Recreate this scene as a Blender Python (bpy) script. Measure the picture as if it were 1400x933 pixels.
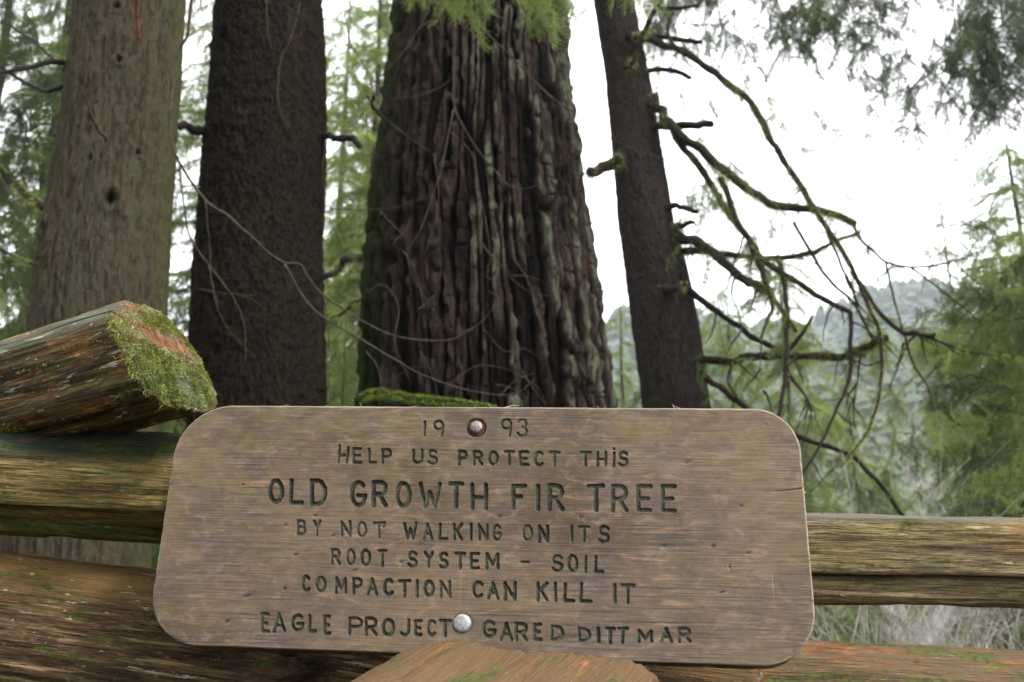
import bpy, math, random
import numpy as np
from mathutils import Vector, Matrix, Quaternion
sc = bpy.context.scene
for o in list(bpy.data.objects): bpy.data.objects.remove(o)
C = sc.collection
rnd = random.Random(7); rng = np.random.default_rng(11)
rad = math.radians

# ------------------------------------------------------------------ camera
FP = 1550.0; PITCH = rad(17.0); CAM = np.array([0.0, 0.0, 1.0])
cd = bpy.data.cameras.new('camera'); cam = bpy.data.objects.new('camera', cd); C.objects.link(cam)
cam.location = CAM; cam.rotation_euler = (math.pi/2 + PITCH, 0, 0)
cd.sensor_width = 36; cd.lens = FP*36/1400; cd.clip_start = .05; cd.clip_end = 3000
cd.dof.use_dof = True; cd.dof.focus_distance = 1.66; cd.dof.aperture_fstop = 7.5
sc.camera = cam
# ------------------------------------------------------------------ light
SUN_EL, SUN_AZ = rad(48), rad(52)       # high behind the photographer's right shoulder, through cloud
sd = bpy.data.lights.new('sun', 'SUN'); sun = bpy.data.objects.new('sun', sd); C.objects.link(sun)
sd.energy = 2.0; sd.angle = rad(9); sd.color = (1, .95, .88)
dirv = Vector((math.sin(SUN_AZ)*math.cos(SUN_EL), -math.cos(SUN_AZ)*math.cos(SUN_EL), math.sin(SUN_EL)))
sun.rotation_euler = dirv.to_track_quat('Z', 'Y').to_euler(); sun.location = (2, -3, 9)
w = bpy.data.worlds.new('World'); sc.world = w; w.use_nodes = True
nt = w.node_tree; nt.nodes.clear()
sky = nt.nodes.new('ShaderNodeTexSky'); sky.sky_type = 'NISHITA'; sky.sun_disc = False
sky.sun_elevation = SUN_EL; sky.sun_rotation = math.atan2(dirv.x, dirv.y)
tc = nt.nodes.new('ShaderNodeTexCoord'); nz = nt.nodes.new('ShaderNodeTexNoise')
nz.inputs['Scale'].default_value = 1.6; nz.inputs['Detail'].default_value = 5
cr = nt.nodes.new('ShaderNodeValToRGB'); cr.color_ramp.elements[0].position = .3; cr.color_ramp.elements[1].position = .7
cr.color_ramp.elements[0].color = (16.3, 16.4, 16.6, 1); cr.color_ramp.elements[1].color = (19.3, 19.2, 19.2, 1)
mx = nt.nodes.new('ShaderNodeMixRGB'); mx.inputs[0].default_value = .88
bg = nt.nodes.new('ShaderNodeBackground'); bg.inputs['Strength'].default_value = .15
wo = nt.nodes.new('ShaderNodeOutputWorld'); L = nt.links.new
L(tc.outputs['Generated'], nz.inputs['Vector']); L(nz.outputs[0], cr.inputs[0]); L(sky.outputs[0], mx.inputs[1])
L(cr.outputs[0], mx.inputs[2]); L(mx.outputs[0], bg.inputs[0]); L(bg.outputs[0], wo.inputs[0])
sc.view_settings.view_transform = 'Standard'; sc.view_settings.look = 'None'
sc.view_settings.exposure = 0.42; sc.view_settings.gamma = 1
sc.cycles.max_bounces = 6; sc.cycles.transparent_max_bounces = 6
sc.cycles.diffuse_bounces = 4; sc.cycles.volume_bounces = 1

# ------------------------------------------------------------------ helpers
AX = np.array([1, 0, 0.]); AU = np.array([0, -math.sin(PITCH), math.cos(PITCH)]); AF = np.array([0, math.cos(PITCH), math.sin(PITCH)])
def ray(px, py): return AX*((px-700)/FP) - AU*((py-466.5)/FP) + AF
def P(px, py, Y):                       # the point at world distance Y seen at that spot of the photograph
    d = ray(px, py); return CAM + d*(Y/d[1])
def sm(a, b, x):
    t = np.clip((x-a)/(b-a), 0, 1); return t*t*(3-2*t)
def _h(ix, iy, iz, s):
    n = (ix.astype(np.int64)*374761393 + iy.astype(np.int64)*668265263 + iz.astype(np.int64)*2147483647 + s*144269504) & 0xffffffff
    n = ((n ^ (n >> 13))*1274126177) & 0xffffffff; n = (n ^ (n >> 16))
    n = (n*2246822519) & 0xffffffff; n ^= n >> 15
    return n.astype(np.float64)/4294967295.0
def noise(p, s=0):                      # smooth 3-D value noise, -1..1
    p = np.asarray(p, float); i = np.floor(p).astype(np.int64); f = p-i; f = f*f*f*(f*(f*6-15)+10)
    x, y, z = i[..., 0], i[..., 1], i[..., 2]; fx, fy, fz = f[..., 0], f[..., 1], f[..., 2]
    def c(a, b, d): return _h(x+a, y+b, z+d, s)
    a = c(0,0,0)*(1-fx)+c(1,0,0)*fx; b = c(0,1,0)*(1-fx)+c(1,1,0)*fx
    d = c(0,0,1)*(1-fx)+c(1,0,1)*fx; e = c(0,1,1)*(1-fx)+c(1,1,1)*fx
    return ((a*(1-fy)+b*fy)*(1-fz)+(d*(1-fy)+e*fy)*fz)*2-1
def fbm(p, s=0, o=3):
    r = 0; a = 1; t = 0
    for k in range(o): r = r+a*noise(np.asarray(p)*2**k, s+k*17); t += a; a *= .5
    return r/t
def mesh(name, V, Fq, mats=None, attrs=None, smooth=True, parent=None, mi=None):
    V = np.asarray(V, np.float32); me = bpy.data.meshes.new(name)
    if isinstance(Fq, np.ndarray):
        n, k = Fq.shape; me.vertices.add(len(V)); me.vertices.foreach_set('co', V.ravel())
        me.loops.add(n*k); me.loops.foreach_set('vertex_index', Fq.astype(np.int32).ravel())
        me.polygons.add(n); me.polygons.foreach_set('loop_start', np.arange(0, n*k, k, dtype=np.int32))
        me.polygons.foreach_set('loop_total', np.full(n, k, np.int32))
    else: me.from_pydata(V.tolist(), [], Fq)
    me.update(calc_edges=True)
    for m in (mats if isinstance(mats, (list, tuple)) else [mats]):
        if m: me.materials.append(m)
    if mi is not None: me.polygons.foreach_set('material_index', np.asarray(mi, np.int32))
    me.polygons.foreach_set('use_smooth', np.full(len(me.polygons), smooth, bool))
    for k, a in (attrs or {}).items():
        at = me.attributes.new(k, 'FLOAT', 'POINT'); at.data.foreach_set('value', np.asarray(a, np.float32))
    me.validate() if not isinstance(Fq, np.ndarray) else None
    o = bpy.data.objects.new(name, me); C.objects.link(o)
    if parent: o.parent = parent
    return o
def empty(name, loc=(0, 0, 0)):
    o = bpy.data.objects.new(name, None); C.objects.link(o); o.location = loc; o.empty_display_size = .1; return o
def tag(o, label=None, cat=None, group=None, kind=None):
    for k, v in (('label', label), ('category', cat), ('group', group), ('kind', kind)):
        if v: o[k] = v
    return o
def gridfaces(nr, nc, wrap=False):
    r = np.arange(nr-1)[:, None]; c = np.arange(nc if wrap else nc-1)[None, :]; c2 = (c+1) % nc
    return np.stack([r*nc+c, r*nc+c2, (r+1)*nc+c2, (r+1)*nc+c], -1).reshape(-1, 4)

class M:                                # tiny node-material builder
    def __init__(s, name, rough=.85, spec=.3):
        s.m = bpy.data.materials.new(name); s.m.use_nodes = True; s.t = s.m.node_tree
        s.b = s.t.nodes['Principled BSDF']; s.b.inputs['Roughness'].default_value = rough
        s.b.inputs['Specular IOR Level'].default_value = spec
        s.tc = s.n('ShaderNodeTexCoord')
    def n(s, ty, **k):
        x = s.t.nodes.new(ty)
        for a, v in k.items(): setattr(x, a, v)
        return x
    def L(s, a, b): s.t.links.new(a, b)
    def put(s, sock, v):
        if hasattr(v, 'is_output'): s.L(v, sock)
        elif isinstance(v, tuple) and len(v) == 3 and sock.type == 'RGBA': sock.default_value = (*v, 1)
        else: sock.default_value = v
    def map(s, scale=(1, 1, 1), rot=(0, 0, 0), src='Object', loc=(0, 0, 0)):
        x = s.n('ShaderNodeMapping'); x.inputs['Scale'].default_value = scale; x.inputs['Rotation'].default_value = rot
        x.inputs['Location'].default_value = loc
        s.L(s.tc.outputs[src], x.inputs[0]); return x.outputs[0]
    def noise(s, vec, scale=5, det=4, rough=.6, dist=0):
        x = s.n('ShaderNodeTexNoise'); s.L(vec, x.inputs['Vector'])
        for a, v in (('Scale', scale), ('Detail', det), ('Roughness', rough), ('Distortion', dist)): x.inputs[a].default_value = v
        return x.outputs[0]
    def ramp(s, f, a, b):               # smooth step a..b -> 0..1
        x = s.n('ShaderNodeMapRange', interpolation_type='SMOOTHSTEP'); s.put(x.inputs[0], f)
        x.inputs[1].default_value = a; x.inputs[2].default_value = b; return x.outputs[0]
    def math(s, op, a, b=0.0):
        x = s.n('ShaderNodeMath', operation=op); s.put(x.inputs[0], a); s.put(x.inputs[1], b); return x.outputs[0]
    def mix(s, f, a, b, mode='MIX'):
        x = s.n('ShaderNodeMix', data_type='RGBA', blend_type=mode); s.put(x.inputs[0], f); s.put(x.inputs[6], a); s.put(x.inputs[7], b)
        return x.outputs[2]
    def attr(s, name): x = s.n('ShaderNodeAttribute', attribute_name=name); return x.outputs['Fac']
    def bump(s, h, st=.3, d=.002, prev=None):
        x = s.n('ShaderNodeBump'); s.L(h, x.inputs['Height']); x.inputs['Strength'].default_value = st
        x.inputs['Distance'].default_value = d
        if prev: s.L(prev, x.inputs['Normal'])
        return x.outputs[0]
    def sep(s, v, k):
        x = s.n('ShaderNodeSeparateXYZ'); s.L(v, x.inputs[0]); return x.outputs[k]
    def nrm(s, k):
        g = s.n('ShaderNodeNewGeometry'); return s.sep(g.outputs['Normal'], k)
    def rand(s): return s.n('ShaderNodeObjectInfo').outputs['Random']
    def out(s, col, normal=None, rough=None):
        s.put(s.b.inputs['Base Color'], col)
        if normal: s.L(normal, s.b.inputs['Normal'])
        if rough is not None: s.put(s.b.inputs['Roughness'], rough)
        return s.m
    def translucent(s, col, fac=.4):
        t = s.n('ShaderNodeBsdfTranslucent'); s.put(t.inputs[0], col); x = s.n('ShaderNodeMixShader'); x.inputs[0].default_value = fac
        s.L(s.b.outputs[0], x.inputs[1]); s.L(t.outputs[0], x.inputs[2]); s.L(x.outputs[0], s.t.nodes['Material Output'].inputs[0])

# ------------------------------------------------------------------ materials
def mat_board():
    m = M('weathered_board', .85, .12); o = m.map()
    big = m.noise(o, 4.2, 4, .6, .4); big2 = m.noise(m.map(loc=(3, 1, 2)), 7.5, 5, .65, .6)
    str1 = m.noise(m.map((14, 1, 300)), 1.0, 4, .6); str2 = m.noise(m.map((8, 1, 640)), 1.0, 3, .6); str3 = m.noise(m.map((4, 1, 46)), 1.0, 4, .6, .4)
    c = m.mix(m.ramp(big, .35, .65), (.102, .074, .052), (.198, .144, .102))
    c = m.mix(m.math('MULTIPLY', m.ramp(big2, .42, .66), .75), c, (.150, .108, .098))
    # greenish yellow algae film, mostly in the upper left
    x = m.sep(o, 0); z = m.sep(o, 2)
    reg = m.math('MULTIPLY', m.ramp(z, -.06, .16), m.ramp(x, .32, -.30))
    alg = m.math('MULTIPLY', m.math('ADD', reg, .22), m.ramp(m.noise(m.map((1, 1, 1.7), rot=(0, .5, 0), loc=(7, 3.3, 4)), 9, 7, .75, 1.2), .42, .68))
    c = m.mix(m.math('MINIMUM', m.math('MULTIPLY', alg, .9), .55), c, (.215, .185, .080))
    c = m.mix(m.math('MULTIPLY', m.ramp(m.noise(m.map((1, 1, 2), loc=(1, 5, 9)), 14, 4, .6, .8), .60, .74), .55), c, (.135, .165, .185))
    c = m.mix(m.math('MULTIPLY', m.ramp(m.noise(m.map((1.6, 1, 9), loc=(4, 5, 2)), 9, 4, .6, .8), .58, .72), .6), c, (.40, .235, .165))
    c = m.mix(m.math('MULTIPLY', m.ramp(str3, .5, .72), .20), c, (.150, .115, .110))
    c = m.mix(m.math('MULTIPLY', m.ramp(str1, .52, .78), .40), c, (.34, .27, .21))
    c = m.mix(m.math('MULTIPLY', m.ramp(str1, .50, .26), .6), c, (.095, .072, .062))
    c = m.mix(m.math('MULTIPLY', m.ramp(m.noise(m.map((2, 1, 30)), 30, 3, .7), .66, .80), .8), c, (.60, .54, .47))
    c = m.mix(m.ramp(m.noise(m.map(loc=(2, 0, 1)), 160, 2, .6), .74, .80), c, (.62, .57, .50))
    bl = m.noise(m.map((30, 1, 55), loc=(5, 5, 5)), 1, 6, .75, .6); c = m.mix(m.math('MULTIPLY', m.ramp(bl, .50, .66), .40), c, (.36, .28, .21)); c = m.mix(m.math('MULTIPLY', m.ramp(bl, .48, .34), .55), c, (.095, .072, .060))
    c = m.mix(m.math('MULTIPLY', m.ramp(m.noise(m.map((12, 1, 20), loc=(8, 8, 1)), 1, 5, .7, .6), .56, .68), .40), c, (.31, .205, .125))
    # fine scratches, three slants
    for k, (ang, sx, lo) in enumerate(((.35, 300, .74), (-.22, 260, .76), (.95, 240, .78))):
        n1 = m.noise(m.map((sx, 1, 5), rot=(0, ang, 0), loc=(k*3.1, 0, k)), 1, 1, .4)
        c = m.mix(m.math('MULTIPLY', m.math('MULTIPLY', m.ramp(n1, lo, lo+.04), m.ramp(big, .45, .6)), .55), c, (.46, .40, .33))
    hb = m.noise(m.map((1, 1, 1.8), loc=(1, 9, 3)), 3.2, 5, .7, .8); c = m.mix(m.math('MULTIPLY', m.ramp(hb, .50, .66), .55), c, (.225, .165, .085)); c = m.mix(m.math('MULTIPLY', m.ramp(hb, .46, .32), .55), c, (.105, .074, .064))
    sg = m.math('MULTIPLY', m.ramp(m.noise(m.map((5, 1, 330), loc=(2, 2, 6)), 1, 3, .6), .52, .64), m.ramp(m.noise(m.map(loc=(6, 2, 2)), 5, 3, .6, .5), .46, .60)); c = m.mix(m.math('MULTIPLY', sg, .75), c, (.060, .058, .066))
    g = m.attr('groove'); e = m.attr('edge'); d = m.attr('dent'); r = m.attr('stain')
    c = m.mix(r, c, (.125, .118, .118))
    mossn = m.ramp(m.noise(m.map(loc=(0, 2, 0)), 42, 4, .7), .50, .68)
    gc = m.mix(mossn, (.040, .043, .038), (.085, .105, .050))
    gc = m.mix(m.ramp(m.noise(m.map(loc=(9, 2, 0)), 260, 2, .6), .60, .72), gc, (.155, .150, .110))
    gc = m.mix(m.math('MULTIPLY', m.ramp(m.noise(m.map(loc=(3, 2, 7)), 11, 3, .6), .46, .62), .55), gc, (.120, .115, .085))
    gc = m.mix(m.math('MULTIPLY', m.attr('fade'), m.ramp(m.noise(m.map(loc=(4, 4, 4)), 60, 3, .6), .15, .6)), gc, (.115, .105, .085)); gc = m.mix(m.ramp(m.noise(m.map(loc=(6, 4, 4)), 24, 3, .6), .60, .70), gc, (.075, .115, .035))
    c = m.mix(g, c, gc)
    c = m.mix(m.math('MULTIPLY', m.ramp(d, .2, .9), .8), c, (.060, .045, .030))
    c = m.mix(m.math('MULTIPLY', m.math('MULTIPLY', e, m.ramp(str2, .3, .6)), .85), c, (.50, .42, .36))
    c = m.mix(m.ramp(m.sep(o, 1), .004, .010), c, (.055, .032, .022))
    h = m.math('ADD', m.math('MULTIPLY', str1, .7), m.math('MULTIPLY', str2, .6)); h = m.math('ADD', h, m.math('MULTIPLY', m.noise(o, 300, 2, .5), .3))
    return m.out(c, m.bump(h, .55, .0016), m.ramp(big2, .2, .9))
def mat_log(name, face, dark, streak, orange=.3, moss=.4, lichen=.15, top=(.13, .125, .11), ofs=0., pale=.0):
    m = M(name, .8, .16); o = m.map(loc=(ofs, ofs, 0))
    g1 = m.noise(m.map((9, 95, 95), loc=(ofs, 0, 0)), 1, 6, .68, .5); g2 = m.noise(m.map((14, 300, 300), loc=(ofs, 2, 0)), 1, 4, .65, .4)
    g3 = m.noise(m.map((3.0, 28, 28), loc=(ofs, 5, 0)), 1, 6, .70, .9)
    b = m.noise(o, 5, 5, .65, .5)
    c = m.mix(m.ramp(g3, .38, .62), dark, face)
    c = m.mix(m.math('MULTIPLY', m.ramp(g1, .52, .70), .8), c, streak)
    c = m.mix(m.math('MULTIPLY', m.ramp(g2, .50, .36), .75), c, tuple(v*.35 for v in dark))
    g4 = m.noise(m.map((5, 130, 130), loc=(ofs, 3, 6)), 1, 3, .55, .15); c = m.mix(m.math('MULTIPLY', m.ramp(g4, .60, .67), .75), c, tuple(min(.6, v*1.35) for v in streak)); c = m.mix(m.math('MULTIPLY', m.ramp(g4, .42, .35), .8), c, tuple(v*.5 for v in dark))
    g5 = m.noise(m.map((55, 240, 240), loc=(ofs, 3, 1)), 1, 3, .7, .2); c = m.mix(m.math('MULTIPLY', m.ramp(g5, .56, .68), .5), c, streak); c = m.mix(m.math('MULTIPLY', m.ramp(g5, .44, .33), .5), c, dark)
    c = m.mix(m.math('MULTIPLY', m.ramp(m.noise(m.map((9, 34, 34), loc=(ofs, 1, 7)), 1, 6, .72, .6), .54, .64), .7), c, tuple(v*.6 for v in dark))
    up = m.attr('up')
    c = m.mix(m.math('MULTIPLY', m.ramp(up, .25, .6), m.ramp(b, .25, .45)), c, top)
    on = m.ramp(m.noise(m.map((2, 6, 6), loc=(ofs+3, 1, 0)), 3.2, 6, .72, .8), .66-.22*orange, .74-.20*orange)
    ocol = m.mix(m.ramp(m.noise(m.map((20, 60, 60)), 1, 4, .7), .35, .65), (.15, .055, .022), (.36, .165, .062))
    c = m.mix(m.math('MULTIPLY', on, min(1, orange*1.6)), c, ocol)
    mn = m.ramp(m.noise(m.map((2.5, 7, 7), loc=(ofs, 8, 3)), 4, 6, .7, .5), .66-.26*moss, .78-.26*moss)
    c = m.mix(m.math('MULTIPLY', mn, .85), c, m.mix(m.ramp(m.noise(o, 90, 3, .7), .35, .65), (.045, .062, .014), (.125, .155, .035)))
    ln = m.ramp(m.noise(m.map((7, 45, 45), loc=(ofs+9, 8, 3)), 1.6, 4, .7, .3), .74-.12*lichen, .78-.12*lichen)
    c = m.mix(m.math('MULTIPLY', ln, .85), c, (.46, .45, .34))
    ln2 = m.ramp(m.noise(m.map((30, 90, 90), loc=(ofs+2, 3, 3)), 1.5, 3, .6), .73-.06*lichen, .76-.06*lichen)
    c = m.mix(ln2, c, (.52, .46, .34))
    if pale: c = m.mix(m.math('MULTIPLY', m.ramp(g1, .40, .60), pale), c, (.42, .30, .16))
    cz = m.attr('crack'); c = m.mix(m.math('MULTIPLY', cz, .85), c, (.020, .013, .009))
    e = m.attr('cap')
    ec = m.mix(m.ramp(m.noise(m.map((25, 90, 25)), 1, 5, .7, .5), .38, .62), (.13, .050, .022), (.33, .165, .075))
    ec = m.mix(m.ramp(m.math('ADD', m.noise(o, 16, 5, .7, .5), m.math('MULTIPLY', m.sep(m.map(), 2), -3.0)), .46, .62), ec, (.090, .110, .050))
    ec = m.mix(m.ramp(m.noise(o, 38, 5, .7, .5), .58, .68), ec, (.27, .30, .24))
    c = m.mix(e, c, ec)
    h = m.math('ADD', m.math('MULTIPLY', g1, 1.0), m.math('MULTIPLY', m.math('ADD', g2, g4), .8)); h = m.math('ADD', h, m.math('MULTIPLY', m.noise(o, 120, 3, .6), .45))
    return m.out(c, m.bump(h, 1.0, .007), .72)
def mat_bark(name, dark, mid, lightc, lich, mossc=(.050, .075, .014), mossx=None, red=(.13, .060, .045), zs=14.0, lamt=.5, fine=90):
    m = M(name, .95, .04); o = m.map()
    h = m.attr('h'); n1 = m.noise(m.map((fine, fine, fine/5)), 1, 5, .65, .4); n2 = m.noise(m.map((6, 6, 1.4)), 1, 5, .65, .5)
    n3 = m.noise(m.map((11, 11, 1.6), loc=(4, 4, 4)), 1, 4, .6, .7)
    c = m.mix(m.ramp(n2, .35, .65), mid, red); c = m.mix(m.math('MULTIPLY', m.ramp(n1, .45, .70), .6), c, lightc)
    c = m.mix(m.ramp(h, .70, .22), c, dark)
    la = m.math('MULTIPLY', m.math('MULTIPLY', m.ramp(h, .55, .85), m.ramp(n3, .60-.16*lamt, .70-.14*lamt)), m.ramp(n1, .20, .55))
    if mossx: la = m.math('MULTIPLY', la, m.ramp(m.attr('side'), -.35, .10))
    c = m.mix(m.math('MULTIPLY', la, .85), c, lich)
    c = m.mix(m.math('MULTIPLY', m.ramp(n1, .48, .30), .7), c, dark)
    if mossx:
        g = m.math('MULTIPLY', m.ramp(m.attr('side'), mossx[0], mossx[1]), m.math('MULTIPLY', m.ramp(n1, .25, .62), m.ramp(h, .1, .5))); c = m.mix(m.math('MULTIPLY', g, mossx[2]), c, mossc)
    kn = m.attr('knot'); c = m.mix(kn, c, (.012, .009, .007))
    hh = m.math('ADD', n1, m.math('MULTIPLY', m.noise(m.map((150, 150, 70)), 1, 4, .7), .8))
    return m.out(c, m.bump(hh, 1.0, .022))
def mat_moss(name, a, b, tr=.35):
    m = M(name, .9, .1); f = m.noise(m.map(), 40, 3, .7); c = m.mix(m.ramp(f, .35, .65), a, b)
    m.out(c); m.translucent(c, tr); return m.m
def mat_leaf(name, a, b, tr=.45):
    m = M(name, .65, .25); f = m.noise(m.map(), 3.5, 3, .7)
    c = m.mix(m.ramp(m.math('ADD', m.math('MULTIPLY', f, .7), m.math('MULTIPLY', m.rand(), .35)), .3, .8), a, b)
    m.out(c); m.translucent(m.mix(1.0, c, (1.5, 1.55, .95), 'MULTIPLY'), tr); return m.m
def mat_branch(name, mossamt=.6, bark=(.045, .036, .028)):
    m = M(name, .92, .1); o = m.map(); n1 = m.noise(o, 60, 4, .7); n2 = m.noise(o, 9, 4, .7)
    c = m.mix(m.ramp(n1, .35, .65), tuple(v*.5 for v in bark), bark)
    c = m.mix(m.math('MULTIPLY', m.ramp(n2, .65-.35*mossamt, .80-.35*mossamt), min(1, mossamt*1.3)), c, m.mix(m.ramp(n1, .3, .7), (.035, .048, .010), (.11, .13, .03)))
    return m.out(c, m.bump(n1, .8, .006))
def mat_plain(name, a, b, sc_=20, rough=.85, det=4):
    m = M(name, rough, .2); n = m.noise(m.map(), sc_, det, .65); return m.out(m.mix(m.ramp(n, .35, .65), a, b), m.bump(n, .5, .01))
def mat_metal(name, a, b, rust=.0):
    m = M(name, .45, .5); n = m.noise(m.map(), 160, 4, .7); r = m.noise(m.map(loc=(1, 1, 1)), 90, 4, .7)
    v = m.n('ShaderNodeTexVoronoi'); m.L(m.map(), v.inputs['Vector']); v.inputs['Scale'].default_value = 380
    c = m.mix(m.ramp(n, .3, .7), a, b); c = m.mix(m.math('MULTIPLY', m.ramp(v.outputs['Distance'], .2, .6), .3), c, b)
    rm = m.ramp(r, .62-.3*rust, .72-.3*rust); c = m.mix(rm, c, (.20, .075, .045)); m.b.inputs['Metallic'].default_value = .65
    return m.out(c, m.bump(n, .4, .0015), .5)

MB = mat_board()
# ------------------------------------------------------------------ routed sign
q = (-0.08137455, -0.10532102, 0.02975574, -0.0475087, 1.57897832, 1.21485515); SW, SH, ST = .9, .3498, .044
Rm = Matrix.Rotation(q[0], 3, 'Z') @ Matrix.Rotation(q[1], 3, 'X') @ Matrix.Rotation(q[2], 3, 'Y')
sign = empty('wooden_sign'); sign.matrix_world = Matrix.Translation(q[3:6]) @ Rm.to_4x4()
Rn = np.array(Rm); SP = np.array(q[3:6])
def to_plane(px, py):
    d = ray(px, py); n = Rn[:, 1]; t = ((SP-CAM)@n)/(d@n); l = (CAM+d*t-SP)@Rn; return l[0], l[2]
QC = [np.array(to_plane(*p)) for p in ((247, 554), (1090, 559), (1121, 913), (198, 880))]
RC = [np.array(p) for p in ((-SW/2, SH/2), (SW/2, SH/2), (SW/2, -SH/2), (-SW/2, -SH/2))]
def fwd(x, z):                          # ideal rectangle -> the slightly out-of-square board
    u = x/SW+.5; v = .5-z/SH
    dx = sum(w_*(a[0]-b[0]) for w_, a, b in zip(((1-u)*(1-v), u*(1-v), u*v, (1-u)*v), QC, RC))
    dz = sum(w_*(a[1]-b[1]) for w_, a, b in zip(((1-u)*(1-v), u*(1-v), u*v, (1-u)*v), QC, RC))
    return x+dx, z+dz
def inv(px, py):
    tx, tz = to_plane(px, py); x, z = tx, tz
    for _ in range(6): a, b = fwd(x, z); x += tx-a; z += tz-b
    return x, z
def arc(cx, cy, rx, ry, a0, a1, n=10):  # degrees, 0 = right, 90 = down
    return [(cx+rx*math.cos(rad(a0+(a1-a0)*k/n)), cy+ry*math.sin(rad(a0+(a1-a0)*k/n))) for k in range(n+1)]
G = {
 '1': [[(.5, 0), (.5, 1)]], 'I': [[(.5, 0), (.5, 1)]], '-': [[(0, .5), (1, .5)]],
 'i': [[(.5, .18), (.5, 1)], [(.5, -.1), (.5, -.08)]],
 '9': [arc(.5, .28, .5, .28, 0, 360, 16), [(1, .28), (.97, .6), (.85, 1)]],
 '3': [arc(.48, .25, .46, .25, 200, 440, 12), arc(.48, .73, .52, .27, 275, 520, 12)],
 'H': [[(0, 0), (0, 1)], [(1, 0), (1, 1)], [(0, .55), (1, .55)]],
 'h': [[(.16, -.1), (0, 1)], [(1, 0), (.85, 1)], [(.1, .55), (.92, .5)]],
 'E': [[(1, 0), (0, 0), (0, 1), (1, 1)], [(0, .5), (.8, .5)]],
 'F': [[(1, 0), (0, 0), (0, 1)], [(0, .47), (.65, .47)]],
 'L': [[(.08, 0), (0, 1), (1, 1)]],
 'P': [[(0, 1), (0, 0), (.55, 0)]+arc(.55, .27, .45, .27, -90, 90, 8)+[(0, .54)]],
 'R': [[(0, 1), (0, 0), (.55, 0)]+arc(.55, .26, .42, .26, -90, 90, 8)+[(0, .52)], [(.45, .52), (1, 1)]],
 'B': [[(0, 1), (0, 0), (.5, 0)]+arc(.5, .23, .4, .23, -90, 90, 8)+[(0, .46)], [(.5, .46)]+arc(.5, .73, .5, .27, -90, 90, 8)+[(0, 1)]],
 'D': [[(0, 0), (.35, 0)]+arc(.4, .5, .6, .5, -80, 80, 12)+[(.35, 1), (0, 1), (0, 0)]],
 'O': [arc(.5, .5, .5, .5, 0, 360, 20)], 'U': [[(0, 0), (0, .68)]+arc(.5, .68, .5, .32, 180, 0, 10)+[(1, 0)]],
 'S': [arc(.52, .25, .46, .25, -25, -270, 12)+arc(.48, .74, .5, .26, -90, 155, 12)],
 'C': [arc(.55, .5, .55, .5, -45, -315, 16)],
 'G': [arc(.55, .5, .55, .5, -45, -350, 16)+[(1, .58), (.5, .58)]],
 'T': [[(0, 0), (1, 0)], [(.5, 0), (.5, 1)]], 'W': [[(0, 0), (.22, 1), (.5, .35), (.74, 1), (1, 0)]],
 'Y': [[(0, 0), (.5, .5), (1, 0)], [(.5, .5), (.45, 1)]], 'N': [[(0, 1), (0, 0), (1, 1), (1, 0)]],
 'A': [[(0, 1), (.5, 0), (1, 1)], [(.22, .66), (.8, .66)]], 'K': [[(0, 0), (0, 1)], [(1, 0), (.05, .55)], [(.3, .4), (1, 1)]],
 'M': [[(0, 1), (.05, 0), (.5, .75), (.95, 0), (1, 1)]], 'J': [[(.95, 0), (.9, .7)]+arc(.47, .72, .43, .28, 0, 150, 8)],
}
c1, c2, c3, c4 = (340, 550), (640, 550), (340, 720), (640, 720)
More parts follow.
